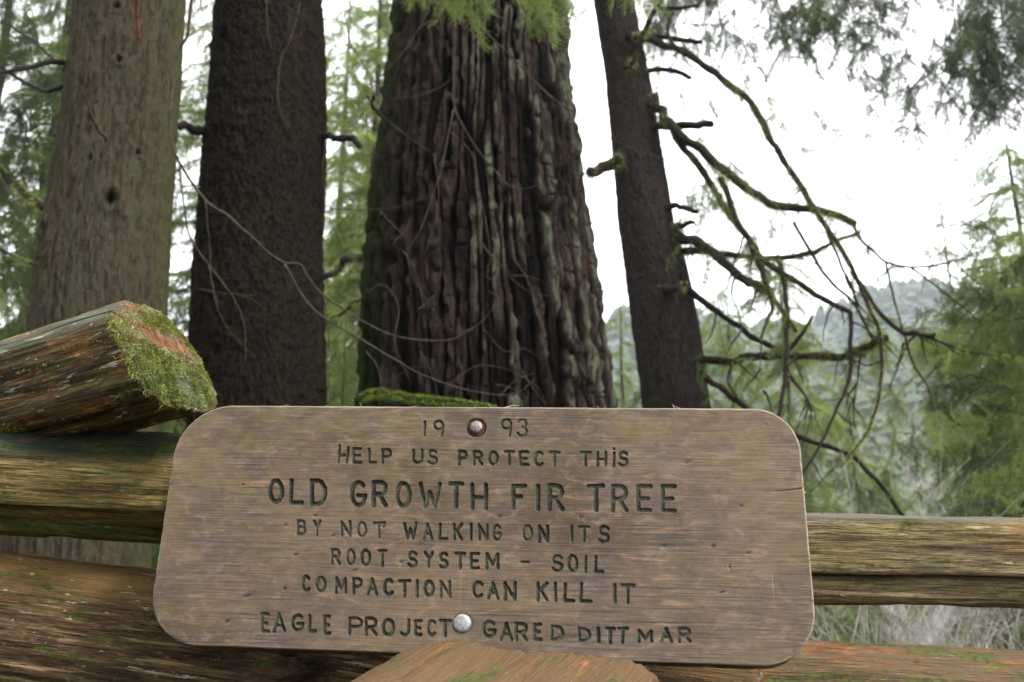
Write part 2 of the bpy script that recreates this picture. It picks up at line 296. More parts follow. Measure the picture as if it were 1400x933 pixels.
T = [  # (crop origin, glyph, x0, x1, y0, y1) measured at 4.375x, then stroke half width in px
 (2.0, [(c1,'1',1042,1062,108,205),(c1,'9',1100,1170,105,210),(c2,'9',190,265,95,210),(c2,'3',288,358,95,210)]),
 (2.15, [(c1,'h',525,602,262,370),(c1,'E',615,680,270,370),(c1,'L',708,768,272,370),(c1,'P',790,858,275,372),(c1,'U',975,1045,278,372),(c1,'S',1065,1132,280,378),
  (c1,'P',1248,1310,285,380),(c2,'R',25,90,287,380),(c2,'O',118,183,288,382),(c2,'T',210,280,287,382),(c2,'E',300,365,290,385),(c2,'C',390,455,290,388),(c2,'T',480,552,290,388),
  (c2,'T',665,740,292,388),(c2,'H',765,832,290,388),(c2,'i',862,882,278,390),(c2,'S',895,960,290,390)]),
 (3.4, [(c1,'O',112,212,455,612),(c1,'L',235,330,455,617),(c1,'D',362,470,455,625),(c1,'G',600,703,465,632),(c1,'R',730,832,465,632),(c1,'O',872,975,470,637),(c1,'W',1012,1155,475,640),
  (c1,'T',1188,1290,475,640),(c2,'H',10,120,480,648),(c2,'F',255,355,485,650),(c2,'I',400,432,485,655),(c2,'R',470,575,485,655),(c2,'T',708,820,488,658),(c2,'R',850,960,488,665),
  (c2,'E',1003,1103,490,662),(c2,'E',1148,1250,490,665)]),
 (2.3, [(c1,'B',282,345,700,800),(c1,'Y',380,435,702,805),(c1,'N',545,615,705,808),(c1,'O',642,708,710,812),(c1,'T',735,820,712,815),(c1,'W',922,1010,715,825),(c1,'A',1035,1105,720,830),
  (c1,'L',1130,1192,720,828),(c1,'K',1218,1282,722,830),(c1,'I',1318,1338,722,830),(c2,'N',56,122,725,830),(c2,'G',140,200,728,832),(c2,'O',320,388,730,835),(c2,'N',415,485,730,842),
  (c2,'I',610,632,732,840),(c2,'T',655,730,735,843),(c2,'S',775,850,735,848)]),
 (2.3, [(c3,'R',485,550,128,232),(c3,'O',578,640,130,235),(c3,'O',665,732,132,240),(c3,'T',765,830,135,245),(c3,'S',945,1012,145,250),(c3,'Y',1045,1108,145,250),(c3,'S',1132,1198,150,258),
  (c3,'T',1225,1300,152,262),(c3,'E',1320,1385,152,260),(c4,'M',100,188,155,258),(c4,'-',308,370,203,223),(c4,'S',495,570,165,275),(c4,'O',590,660,165,275),(c4,'I',692,712,170,278),(c4,'L',750,815,172,280)]),
 (2.45, [(c3,'C',310,372,290,395),(c3,'O',395,465,295,398),(c3,'M',510,590,300,405),(c3,'P',615,682,302,410),(c3,'A',700,775,305,415),(c3,'C',800,868,308,418),(c3,'T',890,972,315,430),
  (c3,'I',995,1016,315,425),(c3,'O',1042,1112,318,425),(c3,'N',1138,1212,320,430),(c4,'C',20,95,325,432),(c4,'A',110,188,328,440),(c4,'N',210,288,328,445),(c4,'K',405,482,330,452),
  (c4,'I',511,533,332,455),(c4,'L',565,640,335,455),(c4,'L',662,742,335,458),(c4,'I',865,889,340,465),(c4,'T',908,1000,342,468)]),
 (2.5, [(c3,'E',65,125,515,640),(c3,'A',138,222,515,635),(c3,'G',250,330,520,632),(c3,'L',350,408,525,640),(c3,'E',442,492,530,650),(c3,'P',590,685,538,655),(c3,'R',690,772,540,658),
  (c3,'O',792,875,548,660),(c3,'J',895,970,552,660),(c3,'E',985,1040,555,660),(c3,'C',1060,1125,555,662),(c3,'T',1135,1215,552,662),(c4,'G',80,165,560,670),(c4,'A',185,270,572,690),
  (c4,'R',275,358,572,692),(c4,'E',385,442,578,688),(c4,'D',488,575,590,688),(c4,'D',652,735,602,695),(c4,'I',767,789,600,700),(c4,'T',815,884,600,705),(c4,'T',888,960,600,705),
  (c4,'M',1008,1108,615,700),(c4,'A',1145,1225,602,700),(c4,'R',1250,1335,600,700)]),
]
PXM = SW/885.0                          # metres per photograph pixel on the board
def build_sign():
    g = .00085
    zs = np.arange(-SH/2, SH/2+1e-6, SH/round(SH/g))
    ex = np.array([.00004, .00015, .00035, .0006]); zs = np.unique(np.concatenate([zs, -SH/2+ex, SH/2-ex]))[::-1]
    rtl, rtr, rbr, rbl = .082, .062, .074, .072
    def ins(z, rt, rb):
        a = np.zeros_like(z); k = z > SH/2-rt; a[k] = rt-np.sqrt(np.maximum(0, rt**2-(z[k]-(SH/2-rt))**2))
        k = z < -SH/2+rb; a[k] = rb-np.sqrt(np.maximum(0, rb**2-(-SH/2+rb-z[k])**2)); return a
    xl = -SW/2+ins(zs, rtl, rbl); xr = SW/2-ins(zs, rtr, rbr); nc = int(SW/g); s = np.linspace(0, 1, nc)
    X = xl[:, None]+(xr-xl)[:, None]*s; Z = np.repeat(zs[:, None], nc, 1); nr = len(zs)
    # distance to the outline
    rr = np.where(X < 0, np.where(Z > 0, rtl, rbl), np.where(Z > 0, rtr, rbr))
    qx = np.abs(X)-(SW/2-rr); qz = np.abs(Z)-(SH/2-rr)
    E = -(np.hypot(np.maximum(qx, 0), np.maximum(qz, 0))+np.minimum(np.maximum(qx, qz), 0)-rr)
    pts = np.stack([X, Z*0, Z], -1)
    wob = noise(pts*np.array([180, 1, 180]), 3)
    dep = np.zeros_like(X); gid = np.full(X.shape, -1); lid = 0; fadeA = np.zeros_like(X)
    for hw, line in T:
        for org, ch, x0, x1, y0, y1 in line:
            k = 4.375; bx0, bx1 = org[0]+x0/k, org[0]+x1/k; by0, by1 = org[1]+y0/k, org[1]+y1/k
            thin = bx1-bx0 < 9 and ch in 'Ii1'
            ax0, ax1 = (bx0+hw, bx1-hw) if not thin else ((bx0+bx1)/2-.2, (bx0+bx1)/2+.2)
            ay0, ay1 = by0+hw, by1-hw
            if ch == '-': ay0 = ay1 = (by0+by1)/2
            wk = rnd.uniform(.92, 1.08); Hw = hw*PXM*wk*1.12; D = (.0036 if hw > 3 else .0029)*rnd.uniform(.85, 1.1)
            j = lambda: rnd.uniform(-.35, .35)
            segs = []
            for pl in G[ch]:
                pp = [inv(ax0+u*(ax1-ax0)+(j() if len(pl) < 7 else 0), ay0+v*(ay1-ay0)+(j() if len(pl) < 7 else 0)) for u, v in pl]
                segs += list(zip(pp[:-1], pp[1:]))
            A = np.array(segs); mnx = A[..., 0].min()-Hw*1.6; mxx = A[..., 0].max()+Hw*1.6; mnz = A[..., 1].min()-Hw*1.6; mxz = A[..., 1].max()+Hw*1.6
            rr_ = np.where((zs >= mnz) & (zs <= mxz))[0]; r0, r1 = rr_[0], rr_[-1]+1
            sub = X[r0:r1]; cc = np.where(((sub >= mnx) & (sub <= mxx)).any(0))[0]; a0, a1 = cc[0], cc[-1]+1
            x = X[r0:r1, a0:a1]; z = Z[r0:r1, a0:a1]; d = np.full(x.shape, 9.)
            for (p, q_) in segs:
                vx, vz = q_[0]-p[0], q_[1]-p[1]; l2 = vx*vx+vz*vz+1e-12
                t = np.clip(((x-p[0])*vx+(z-p[1])*vz)/l2, 0, 1); d = np.minimum(d, np.hypot(x-p[0]-t*vx, z-p[1]-t*vz))
            d = d+wob[r0:r1, a0:a1]*.00042
            dd = D*sm(0, 1, (Hw-d)/(Hw*.55))
            k_ = dd > dep[r0:r1, a0:a1]; dep[r0:r1, a0:a1][k_] = dd[k_]
            gid[r0:r1, a0:a1][(d < Hw*1.0)] = lid; lid += 1
            fadeA[r0:r1, a0:a1][d < Hw*1.3] = rnd.choice([0, 0, .1, .3, .55]) if hw < 3 else rnd.uniform(0, .2)
            if org is c1 and 690 < y0 < 720 and x0 < 800: fadeA[r0:r1, a0:a1][d < Hw*1.3] = .85
            if hw == 2.0: fadeA[r0:r1, a0:a1][d < Hw*1.3] = .5
    groove = sm(.0002, .0011, dep)
    dep = dep+groove*.0007*noise(pts*np.array([700, 1, 700]), 9)
    dent = np.zeros_like(X)
    for px, py, sx, sz, dp in ((338,815,7,2.2,1),(310,850,4,2.6,1),(389,805,3.2,2.4,1),(404,759,3.4,1.8,1),(431,705,3.2,1.8,1),(390,718,3,2.6,.8),(524,720,3,2.4,1),(485,780,5,1.6,.8),(572,746,6,3,.5),
                               (548,769,3.5,2,.9),(683,706,4,2.4,1),(793,708,2.2,5,.6),(940,632,7,3.4,.7),(975,747,3.4,2.6,1),(1023,756,3.4,2,.8),(987,810,5,1.6,1),(997,775,1.6,4,.9),
                               (1013,692,2,1.6,1),(908,747,4,2,.7),(886,648,8,2,.5),(455,733,4,1.4,.8),(545,739,5,1.5,.5),(1046,581,2,1.4,.7),(816,780,6,1.4,.5),(232,663,2,1.4,1),(332,663,2.4,1.6,1)):
        a, b = inv(px, py); dent = np.maximum(dent, dp*np.exp(-((X-a)/(sx*PXM))**2-((Z-b-(X-a)*.25)/(sz*PXM))**2))
    dep = dep+dent*.0016
    bx, bz = inv(651, 584); rh = np.hypot((X-bx), (Z-bz+.001))
    hole = 1-sm(.0128, .0150, rh+wob*.0006); dep = np.maximum(dep, hole*.0052)
    ux, uz = inv(632, 852.5); rh2 = np.hypot(X-ux, Z-uz); dep = dep+(1-sm(.0125, .016, rh2))*.0012
    stain = np.exp(-((X-bx)/.034)**2-((Z-bz+.001)/.0095)**2)*.75; stain = np.maximum(stain, np.exp(-((X-ux-.012)/.034)**2-((Z-uz+.004)/.016)**2)*.35)
    stain = np.maximum(stain, hole*.9); stain = np.maximum(stain, .9*(1-sm(.0128, .0145, rh2)))
    # weathering relief: raised grain, worn split near the right edge, rounded arris
    gr = fbm(pts*np.array([22, 1, 520]), 5, 3); dep = dep+(gr*.00019+fbm(pts*np.array([7, 1, 60]), 8, 3)*.00022)*(1-groove)
    cx_, cz_ = inv(1096, 668); crk = np.exp(-((Z-cz_-.004*np.sin((X-cx_)*40)-.02*(X-cx_))/.0011)**2)*sm(cx_-.075, cx_+.01, X); dep = dep+crk*.0022; dent = np.maximum(dent, crk*.8)
    ed = np.clip(E, 0, 1); rb = .0022; t = np.clip(1-ed/rb, 0, 1); dep = dep+rb*(1-np.sqrt(np.maximum(0, 1-t*t)))+.0012*np.maximum(0, noise(pts*np.array([60, 1, 60]), 31))*sm(.004, 0, ed)
    edge = sm(.0034, .0004, ed)*.9
    FX, FZ = fwd(X, Z); V = np.stack([FX, dep, FZ], -1).reshape(-1, 3)
    FZz = V[:, 2]; Fq = gridfaces(nr, nc)
    attr = dict(fade=fadeA.ravel(), groove=(groove*(gid >= 0)).ravel(), edge=edge.ravel(), dent=dent.ravel(), stain=stain.ravel())
    # split the routed letters off as parts
    gf = gid.ravel()[Fq].max(1); dm = dep.ravel()[Fq].mean(1); isl = (gf >= 0) & (attr['groove'][Fq].mean(1) > .30)
    gf = np.where(isl, gf, -1)
    def part(name, faces, extraV=None, extraF=None):
        u, ivx = np.unique(faces, return_inverse=True); v = V[u]; a = {k: x[u] for k, x in attr.items()}
        return v, ivx.reshape(faces.shape), a
    bf = Fq[gf < 0]
    # outline ring, sides and back
    ring = np.concatenate([np.arange(nc), (np.arange(1, nr)*nc+nc-1), ((nr-1)*nc+np.arange(nc-2, -1, -1)), (np.arange(nr-2, 0, -1)*nc)])
    nb = len(ring); base = len(V); rv = V[ring]; lay = []
    for yv, shrink in ((.012, 0), (.028, .0), (ST-.002, 0), (ST, .0016)):
        c = rv.copy(); c[:, 1] = yv; c[:, 0] *= 1-shrink*2.5; c[:, 2] *= 1-shrink*5
        nn = noise(np.stack([c[:, 0]*90, c[:, 2]*90, np.full(nb, yv*300)], -1), 4)*.0006; c[:, 2] += nn; lay.append(c)
    VV = np.concatenate([V]+lay); prev = ring; sf = []
    for k in range(4):
        cur = base+k*nb+np.arange(nb); sf.append(np.stack([prev, cur, np.roll(cur, -1), np.roll(prev, -1)], -1)); prev = cur
    bc = len(VV); VV = np.concatenate([VV, [[0, ST, 0]]])
    back = np.stack([prev, np.full(nb, bc), np.roll(prev, -1), np.roll(prev, -1)], -1)
    F_all = np.concatenate([bf]+sf); n2 = len(VV)-base
    at2 = {k: np.concatenate([x, np.full(n2, .0)]) for k, x in attr.items()}
    u, ivx = np.unique(F_all, return_inverse=True); ivx = ivx.reshape(F_all.shape)
    mesh('board', VV[u], ivx, MB, {k: x[u] for k, x in at2.items()}, parent=sign)
    bk = VV[prev]; tri = np.stack([np.arange(nb), np.full(nb, nb), np.roll(np.arange(nb), -1)], -1)
    mesh('back_face', np.concatenate([bk, [[0, ST, 0]]]), tri, mat_plain('raw_back', (.07, .05, .035), (.12, .09, .06)), parent=sign)
    for l in range(lid):
        fs = Fq[gf == l]
        if len(fs) == 0: continue
        v, f, a = part('letter', fs); mesh('letter', v, f, MB, a, parent=sign)
    return (bx, bz), (ux, uz), FX, FZ
(bx, bz), (ux, uz), _, _ = build_sign()
def lathe(prof, n=40, jit=0.0, seed=0, hexa=False):
    V = []; 
    for k, (r, y) in enumerate(prof):
        for i in range(n):
            a = 2*math.pi*i/n; rr = r
            if hexa: aa = (a+.2) % (math.pi/3)-math.pi/6; rr = r*(1-.0+.0)*min(1.0, .90/math.cos(aa))
            V.append((rr*math.cos(a), y, rr*math.sin(a)))
    V = np.array(V); V += jit*noise(V*300, seed)[:, None]*np.array([0, 1, 0]); F_ = gridfaces(len(prof), n, True)
    return V, F_
MG = mat_metal('galvanised_steel', (.30, .30, .30), (.60, .60, .60)); MR = mat_metal('worn_bolt_steel', (.20, .16, .16), (.32, .29, .30), .55)
bo = empty('carriage_bolt'); bo.parent = sign; bo.location = (*[fwd(bx, bz)[0]], .0012, fwd(bx, bz)[1]); bo['label'] = 'worn reddish bolt head sunk in the top of the board'
v, f = lathe([(.0001, -.0046), (.004, -.0045), (.0068, -.0040), (.0088, -.0030), (.0096, -.0016), (.0099, .0005), (.0094, .0016), (.0094, .0060)], 48, .0004, 3); o = mesh('bolt_head', v, f, MR, parent=bo); o.rotation_euler = (rad(-7), 0, 0)
v, f = lathe([(.0102, .0022), (.0122, .0022), (.0126, .0028), (.0126, .0050)], 48, .0003, 5); mesh('washer', v, f, mat_metal('rusty_washer', (.10, .07, .05), (.22, .18, .15), .9), parent=bo)
b2 = empty('carriage_bolt'); b2.parent = sign; b2.location = (fwd(ux, uz)[0], .0005, fwd(ux, uz)[1]); b2['label'] = 'flat grey galvanised bolt head in the bottom line'
v, f = lathe([(.0001, -.0044), (.006, -.0043), (.0098, -.0038), (.0114, -.0028), (.0121, -.0012), (.0121, .0012)], 56, .0005, 8); mesh('bolt_head', v, f, MG, parent=b2)
v, f = lathe([(.0123, .0006), (.0130, .0008), (.0132, .0030)], 56, .0001, 2); mesh('washer', v, f, mat_metal('dark_washer', (.05, .04, .035), (.12, .10, .09), .5), parent=b2)
tag(sign, 'weathered brown wooden board with rounded corners and routed lettering asking visitors to protect the fir', 'sign')

# torn fibres and bleached slivers on the sign's upper edge
def strips(segs, w, name, m, parent=None, attrs=None):
    V = []; F_ = []
    for a, b in segs:
        a = np.array(a); b = np.array(b); d = b-a; n = np.cross(d, rng.normal(size=3)); n /= np.linalg.norm(n)+1e-9; n2 = np.cross(d, n); n2 /= np.linalg.norm(n2)+1e-9
        ww = w*rng.uniform(.6, 1.3); i = len(V); mid = (a+b)/2+n2*np.linalg.norm(d)*.08
        V += [a+n*ww, a-n*ww*.5+n2*ww, a-n*ww*.5-n2*ww, mid+n*ww*.8, mid-n*ww*.4+n2*ww*.8, mid-n*ww*.4-n2*ww*.8, b]
        F_ += [(i, i+1, i+4, i+3), (i+1, i+2, i+5, i+4), (i+2, i, i+3, i+5), (i+3, i+4, i+6), (i+4, i+5, i+6), (i+5, i+3, i+6), (i, i+2, i+1)]
    return mesh(name, V, F_, m, parent=parent, smooth=False)
MSL = mat_plain('pale_splinter', (.50, .38, .26), (.66, .55, .42), 60)
seg = []
for px, py, dx, dy in ((495,556,-4,-7),(606,555,0,-5),(672,556,-6,-7),(690,556,22,-1),(735,558,8,-1),(770,558,3,-2),(820,558,-5,-3),(922,557,-4,-5),(930,557,-12,-3),(1100,664,-4,-4),(1102,672,-5,1),(385,555,12,-2),(440,555,9,-1),(560,555,14,-1)):
    def S(px_, py_, y=.002):
        a, b = to_plane(px_, py_); return np.array([a, y, b])
    seg.append((S(px, py+1), S(px+dx, py+dy, -.001)))
o = strips(seg, .0006, 'splinter', MSL, sign); o['kind'] = 'stuff'

# ------------------------------------------------------------------ split fence rails
def smooth_profile(pts, n):
    p = np.array(pts, float)
    for _ in range(3):
        qn = np.roll(p, -1, 0); p = np.stack([p*.8+qn*.2, p*.2+qn*.8], 1).reshape(-1, 2)
    d = np.linalg.norm(np.roll(p, -1, 0)-p, axis=1); s = np.concatenate([[0], np.cumsum(d)]); pp = np.concatenate([p, p[:1]])
    t = np.linspace(0, s[-1], n, endpoint=False); return np.stack([np.interp(t, s, pp[:, 0]), np.interp(t, s, pp[:, 1])], -1)
def log(name, A, B, prof, mtl, label, nl=260, nn=150, seed=0, rough=.004, capB=True, end_tilt=(0, 0), grooves=(), twist=0., taper=(1, 1), big=.008, cap_depth=.02, upv=(0, 0, 1)):
    """prof: (sideways, up) points; sideways positive = towards the camera side"""
    A = np.array(A, float); B = np.array(B, float); Ln = np.linalg.norm(B-A); ux_ = (B-A)/Ln
    up = np.array(upv, float); up = up-ux_*(up@ux_); up /= np.linalg.norm(up); sd_ = np.cross(ux_, up)
    if sd_[1] > 0: sd_ = -sd_
    prof = smooth_profile(prof, nn); xs = np.linspace(0, 1, nl)*Ln
    X, K = np.meshgrid(xs, np.arange(nn), indexing='ij'); yy = prof[K, 0]; zz = prof[K, 1]
    tp = taper[0]+(taper[1]-taper[0])*X/Ln; yy = yy*tp; zz = zz*tp
    tw = twist*X; yy, zz = yy*np.cos(tw)-zz*np.sin(tw), yy*np.sin(tw)+zz*np.cos(tw)
    nx = np.roll(prof, -1, 0)-np.roll(prof, 1, 0); nrm = np.stack([nx[:, 1], -nx[:, 0]], -1); nrm /= np.linalg.norm(nrm, axis=1)[:, None]+1e-9
    area = (prof[:, 0]*np.roll(prof[:, 1], -1)-np.roll(prof[:, 0], -1)*prof[:, 1]).sum()
    if area < 0: nrm = -nrm
    P3 = np.stack([X, yy, zz], -1)
    d = big*fbm(P3*np.array([2.2, 9, 9])+seed, seed, 3)+rough*fbm(P3*np.array([4, 55, 55])+seed, seed+3, 3)+rough*.45*noise(P3*np.array([9, 190, 190]), seed+8)
    rid = np.abs(noise(P3*np.array([1.3, 30, 30])+seed*3.3, seed+21)); crk = sm(.055, .0, rid)*sm(-.1, .35, noise(P3*np.array([2, 8, 8]), seed+5)); d -= crk*.010
    for (zf, wd, dp) in grooves:        # long splits on the camera side at a given height
        gz = zf+.010*noise(np.stack([X*3, X*0, X*0], -1), seed+int(zf*999))
        gg = np.exp(-((zz-gz)/wd)**2)*(yy > 0); d -= gg*dp; crk = np.maximum(crk, sm(.3, .9, gg))
    yy = yy+nrm[K, 0]*d; zz = zz+nrm[K, 1]*d
    # sawn/weathered ends slanted and rounded
    xe = X+sm(.75, 1, X/Ln)*(end_tilt[0]*yy+end_tilt[1]*zz)
    V = [np.stack([xe, yy, zz], -1).reshape(-1, 3)]; Fl = [gridfaces(nl, nn, True)[:, ::-1]]; cap = [np.zeros(nl*nn)]; ck = [crk.ravel()]
    upn = np.clip(nrm[K, 1]+0*X, -1, 1); U_ = [upn.ravel()]
    for end in (0, 1):
        ringv = np.stack([xe[-1 if end else 0], yy[-1 if end else 0], zz[-1 if end else 0]], -1); cen = ringv.mean(0); prev = (nl-1)*nn+np.arange(nn) if end else np.arange(nn)
        for j in range(1, 15):
            f = 1-j/15.; rv = cen+(ringv-cen)*f; nzv = fbm(rv*np.array([0, 45, 45])+seed+5, seed+40, 4)
            sgn = 1 if end else -1
            rv[:, 0] = (cen[0]+(ringv[:, 0]-cen[0])*f)+sgn*(cap_depth*(1-f**5)*.55+nzv*.010*(1 if f < .95 else .5))
            b0 = sum(len(v_) for v_ in V); V.append(rv); cur = b0+np.arange(nn)
            q_ = np.stack([prev, np.roll(prev, -1), np.roll(cur, -1), cur], -1); Fl.append(q_[:, ::-1] if end else q_)
            prev = cur; cap.append(np.full(nn, sm(0, .12, 1-f))); ck.append(np.zeros(nn)); U_.append(np.full(nn, .1))
        b0 = sum(len(v_) for v_ in V); V.append(np.array([[V[-1][:, 0].mean(), cen[1], cen[2]]])); c_ = np.full(nn, b0); cap.append([1]); ck.append([0]); U_.append([.1])
        h = nn//2; i2 = np.arange(0, nn, 2)
        q_ = np.stack([prev[i2], prev[(i2+1) % nn], prev[(i2+2) % nn], c_[i2]], -1); Fl.append(q_[:, ::-1] if end else q_)
    o = mesh(name, np.concatenate(V), np.concatenate(Fl), mtl, dict(cap=np.concatenate(cap), crack=np.concatenate(ck), up=np.concatenate(U_)))
    Mx = np.eye(4); Mx[:3, 0] = ux_; Mx[:3, 1] = sd_; Mx[:3, 2] = up
    if np.linalg.det(Mx[:3, :3]) < 0:
        Mx[:3, 1] = -sd_; me = o.data; co = np.empty(len(me.vertices)*3, np.float32); me.vertices.foreach_get('co', co); co[1::3] *= -1; me.vertices.foreach_set('co', co); me.flip_normals(); me.update()
    Mx[:3, 3] = A; o.matrix_world = Matrix(Mx.tolist()); tag(o, label, 'fence rail', 'split fence rails'); return o
ML1 = mat_log('log_olive_brown', (.135, .080, .028), (.040, .028, .014), (.250, .175, .050), .62, .45, 1.1, (.125, .130, .085), 1.0)
ML2 = mat_log('log_ochre', (.400, .300, .105), (.185, .135, .050), (.55, .44, .22), .45, .45, .45, (.045, .055, .035), 4.0)
ML3 = mat_log('log_red_brown', (.205, .125, .062), (.070, .042, .030), (.37, .26, .13), .42, .50, .95, (.24, .15, .055), 8.0)
ML4 = mat_log('log_grey_ochre', (.265, .215, .090), (.150, .112, .070), (.42, .34, .19), .35, .35, .45, (.16, .145, .11), 12.0)
ML5 = mat_log('log_orange_moss', (.20, .105, .048), (.085, .052, .042), (.34, .20, .10), .8, .6, .5, (.16, .11, .060), 15.0)
ML6 = mat_log('log_fresh_ochre', (.25, .130, .058), (.090, .058, .034), (.42, .25, .12), .5, .5, .4, (.16, .095, .045), 18.0)
ML7 = mat_log('log_shadow_maroon', (.110, .060, .045), (.045, .028, .024), (.20, .14, .11), .2, .2, .3, (.12, .09, .08), 21.0)

r1 = log('fence_rail', P(-500, 700, 2.62), P(228, 497, 1.72), [(.050, -.092), (.094, -.070), (.096, .0), (.095, .052), (.088, .064), (.034, .112), (.02, .120), (-.06, .112), (-.085, .05), (-.08, -.05), (-.03, -.088), (.03, -.088)],
         ML1, 'thick dark log at the upper left with a mossy sawn end beside the sign corner', 320, 170, 3, .0035, end_tilt=(.0, -.66), taper=(1.0, 1.0), cap_depth=.03)
r2 = log('fence_rail', P(-420, 636, 1.86), P(430, 686, 1.80), [(.055, -.050), (.074, -.040), (.078, .022), (.066, .045), (.034, .086), (-.02, .092), (-.07, .07), (-.075, -.02), (-.03, -.06)],
         ML2, 'ochre split rail left of the sign, just below the mossy log end', 240, 140, 9, .004, grooves=((-.050, .004, .018),))
r2b = log('fence_rail', P(-420, 690, 1.90), P(430, 752, 1.84), [(.035, -.012), (.045, .010), (.03, .022), (-.03, .02), (-.04, -.008)],
          mat_log('log_green_olive', (.250, .225, .075), (.110, .105, .038), (.40, .37, .15), .15, .8, .3, (.17, .19, .07), 6.0), 'thin greenish split rail under the ochre rail, left of the sign', 200, 90, 19, .003)
r3 = log('fence_rail', P(-420, 790, 1.93), P(1020, 985, 1.80), [(.085, -.12), (.115, -.06), (.112, .03), (.085, .088), (.03, .112), (-.05, .10), (-.09, .03), (-.08, -.09), (0, -.13)],
         ML3, 'broad reddish brown log along the lower left under the sign', 340, 170, 14, .0045, big=.010)
r4 = log('fence_rail', P(800, 745, 1.90), P(1900, 775, 1.98), [(.056, -.040), (.060, .046), (.040, .058), (-.03, .064), (-.07, .04), (-.07, -.04), (-.0, -.092), (.036, -.086), (.044, -.052)],
         ML4, 'grey ochre split rail right of the sign with a long crack', 260, 140, 23, .004, grooves=((-.046, .004, .016),))
r5 = log('fence_rail', P(860, 955, 1.82), P(1900, 1000, 1.86), [(.07, -.10), (.100, -.04), (.095, .035), (.060, .086), (-.01, .104), (-.07, .08), (-.10, .0), (-.06, -.09), (0, -.12)],
         ML5, 'orange rotted log with moss at the lower right under the sign', 240, 150, 31, .004)
r6 = log('fence_rail', P(425, 1150, 1.10), P(650, 972, 1.46), [(.09, -.10), (.23, -.03), (.240, .040), (.205, .066), (.06, .072), (-.02, .088), (-.10, .068), (-.26, -.02), (-.09, -.09)],
         ML6, 'pointed orange and green log end in front of the sign bottom', 170, 170, 37, .0055, cap_depth=.012)

# moss tufts on the sawn end and along the top of the upper left log
def moss_tufts(base_obj, n, L0, w0, accept, m, name='moss', seed=1, clump=True):
    me = base_obj.data; nf = len(me.polygons); ce = np.empty(nf*3, np.float32); no = np.empty(nf*3, np.float32); ar = np.empty(nf, np.float32)
    me.polygons.foreach_get('center', ce); me.polygons.foreach_get('normal', no); me.polygons.foreach_get('area', ar); cp = np.empty(len(me.vertices), np.float32); me.attributes['cap'].data.foreach_get('value', cp); fv = np.array([p_.vertices[0] for p_ in me.polygons]); global CAPF; CAPF = cp[fv]
    ce = ce.reshape(-1, 3); no = no.reshape(-1, 3); r_ = np.random.default_rng(seed)
    wgt = ar*accept(ce, no); wgt = wgt/wgt.sum(); idx = r_.choice(nf, n, p=wgt)
    c = ce[idx]+r_.normal(size=(n, 3))*.0012; nn_ = no[idx]; d = nn_+r_.normal(size=(n, 3))*.75; d[:, 2] -= .10; d /= np.linalg.norm(d, axis=1)[:, None]
    ln = L0*r_.uniform(.4, 1.4, n)*(.6+.7*np.clip(noise(c*90, seed)+.3, 0, 1)); s_ = np.cross(d, r_.normal(size=(n, 3))); s_ /= np.linalg.norm(s_, axis=1)[:, None]; wd = (w0*r_.uniform(.6, 1.4, n))[:, None]
    bend = c+d*ln[:, None]*.55+s_*0; tip = c+d*ln[:, None]+np.array([0, 0, -1])*ln[:, None]*.35*r_.uniform(.2, 1.2, n)[:, None]
    V = np.stack([c-nn_*.002-s_*wd, c-nn_*.002+s_*wd, bend+s_*wd*.9, bend-s_*wd*.9, tip+s_*wd*.15, tip-s_*wd*.15], 1).reshape(-1, 3); i = np.arange(n)[:, None]*6
    F_ = np.concatenate([i+np.array([[0, 1, 2, 3]]), i+np.array([[3, 2, 4, 5]])]); o = mesh(name, V, F_, m, parent=base_obj, smooth=False); o['kind'] = 'stuff'; return o
MM1 = mat_moss('moss_bright', (.12, .15, .030), (.33, .36, .09), .35); MM2 = mat_moss('moss_pale_tips', (.22, .25, .10), (.46, .50, .26), .35)
Lr1 = np.linalg.norm(P(228, 497, 1.72)-P(-500, 700, 2.62))
def acc_end(c, n): return np.where(c[:, 0] > Lr1-.012, 1.0, 0)*sm(-.45, .25, noise(c*28, 7)+.25)*(.35+(np.abs(c[:, 1]*0)+1)*.65)
moss_tufts(r1, 20000, .0075, .0008, lambda c, n: (CAPF > .3)*sm(-.25, .2, noise(c*26, 7)+.10-5*np.maximum(0, c[:, 2]-.045)), MM1, seed=3)
moss_tufts(r1, 7000, .0070, .0009, lambda c, n: (CAPF > .3)*sm(-.1, .3, noise(c*40, 17)-4*np.maximum(0, c[:, 2]-.055)), MM2, seed=4)
moss_tufts(r1, 5200, .009, .0009, lambda c, n: (n[:, 2] > .35)*(c[:, 0] > Lr1*.45)*sm(.05, .35, noise(c*np.array([7, 22, 22]), 5)), MM1, seed=5)
moss_tufts(r3, 1800, .006, .0008, lambda c, n: (n[:, 2] > .25)*sm(.25, .5, noise(c*np.array([9, 22, 22]), 6)), MM1, seed=6)
moss_tufts(r5, 1500, .006, .0008, lambda c, n: (n[:, 2] > .1)*(c[:, 0] < .5)*sm(.2, .5, noise(c*np.array([12, 26, 26]), 8)), MM1, seed=7)

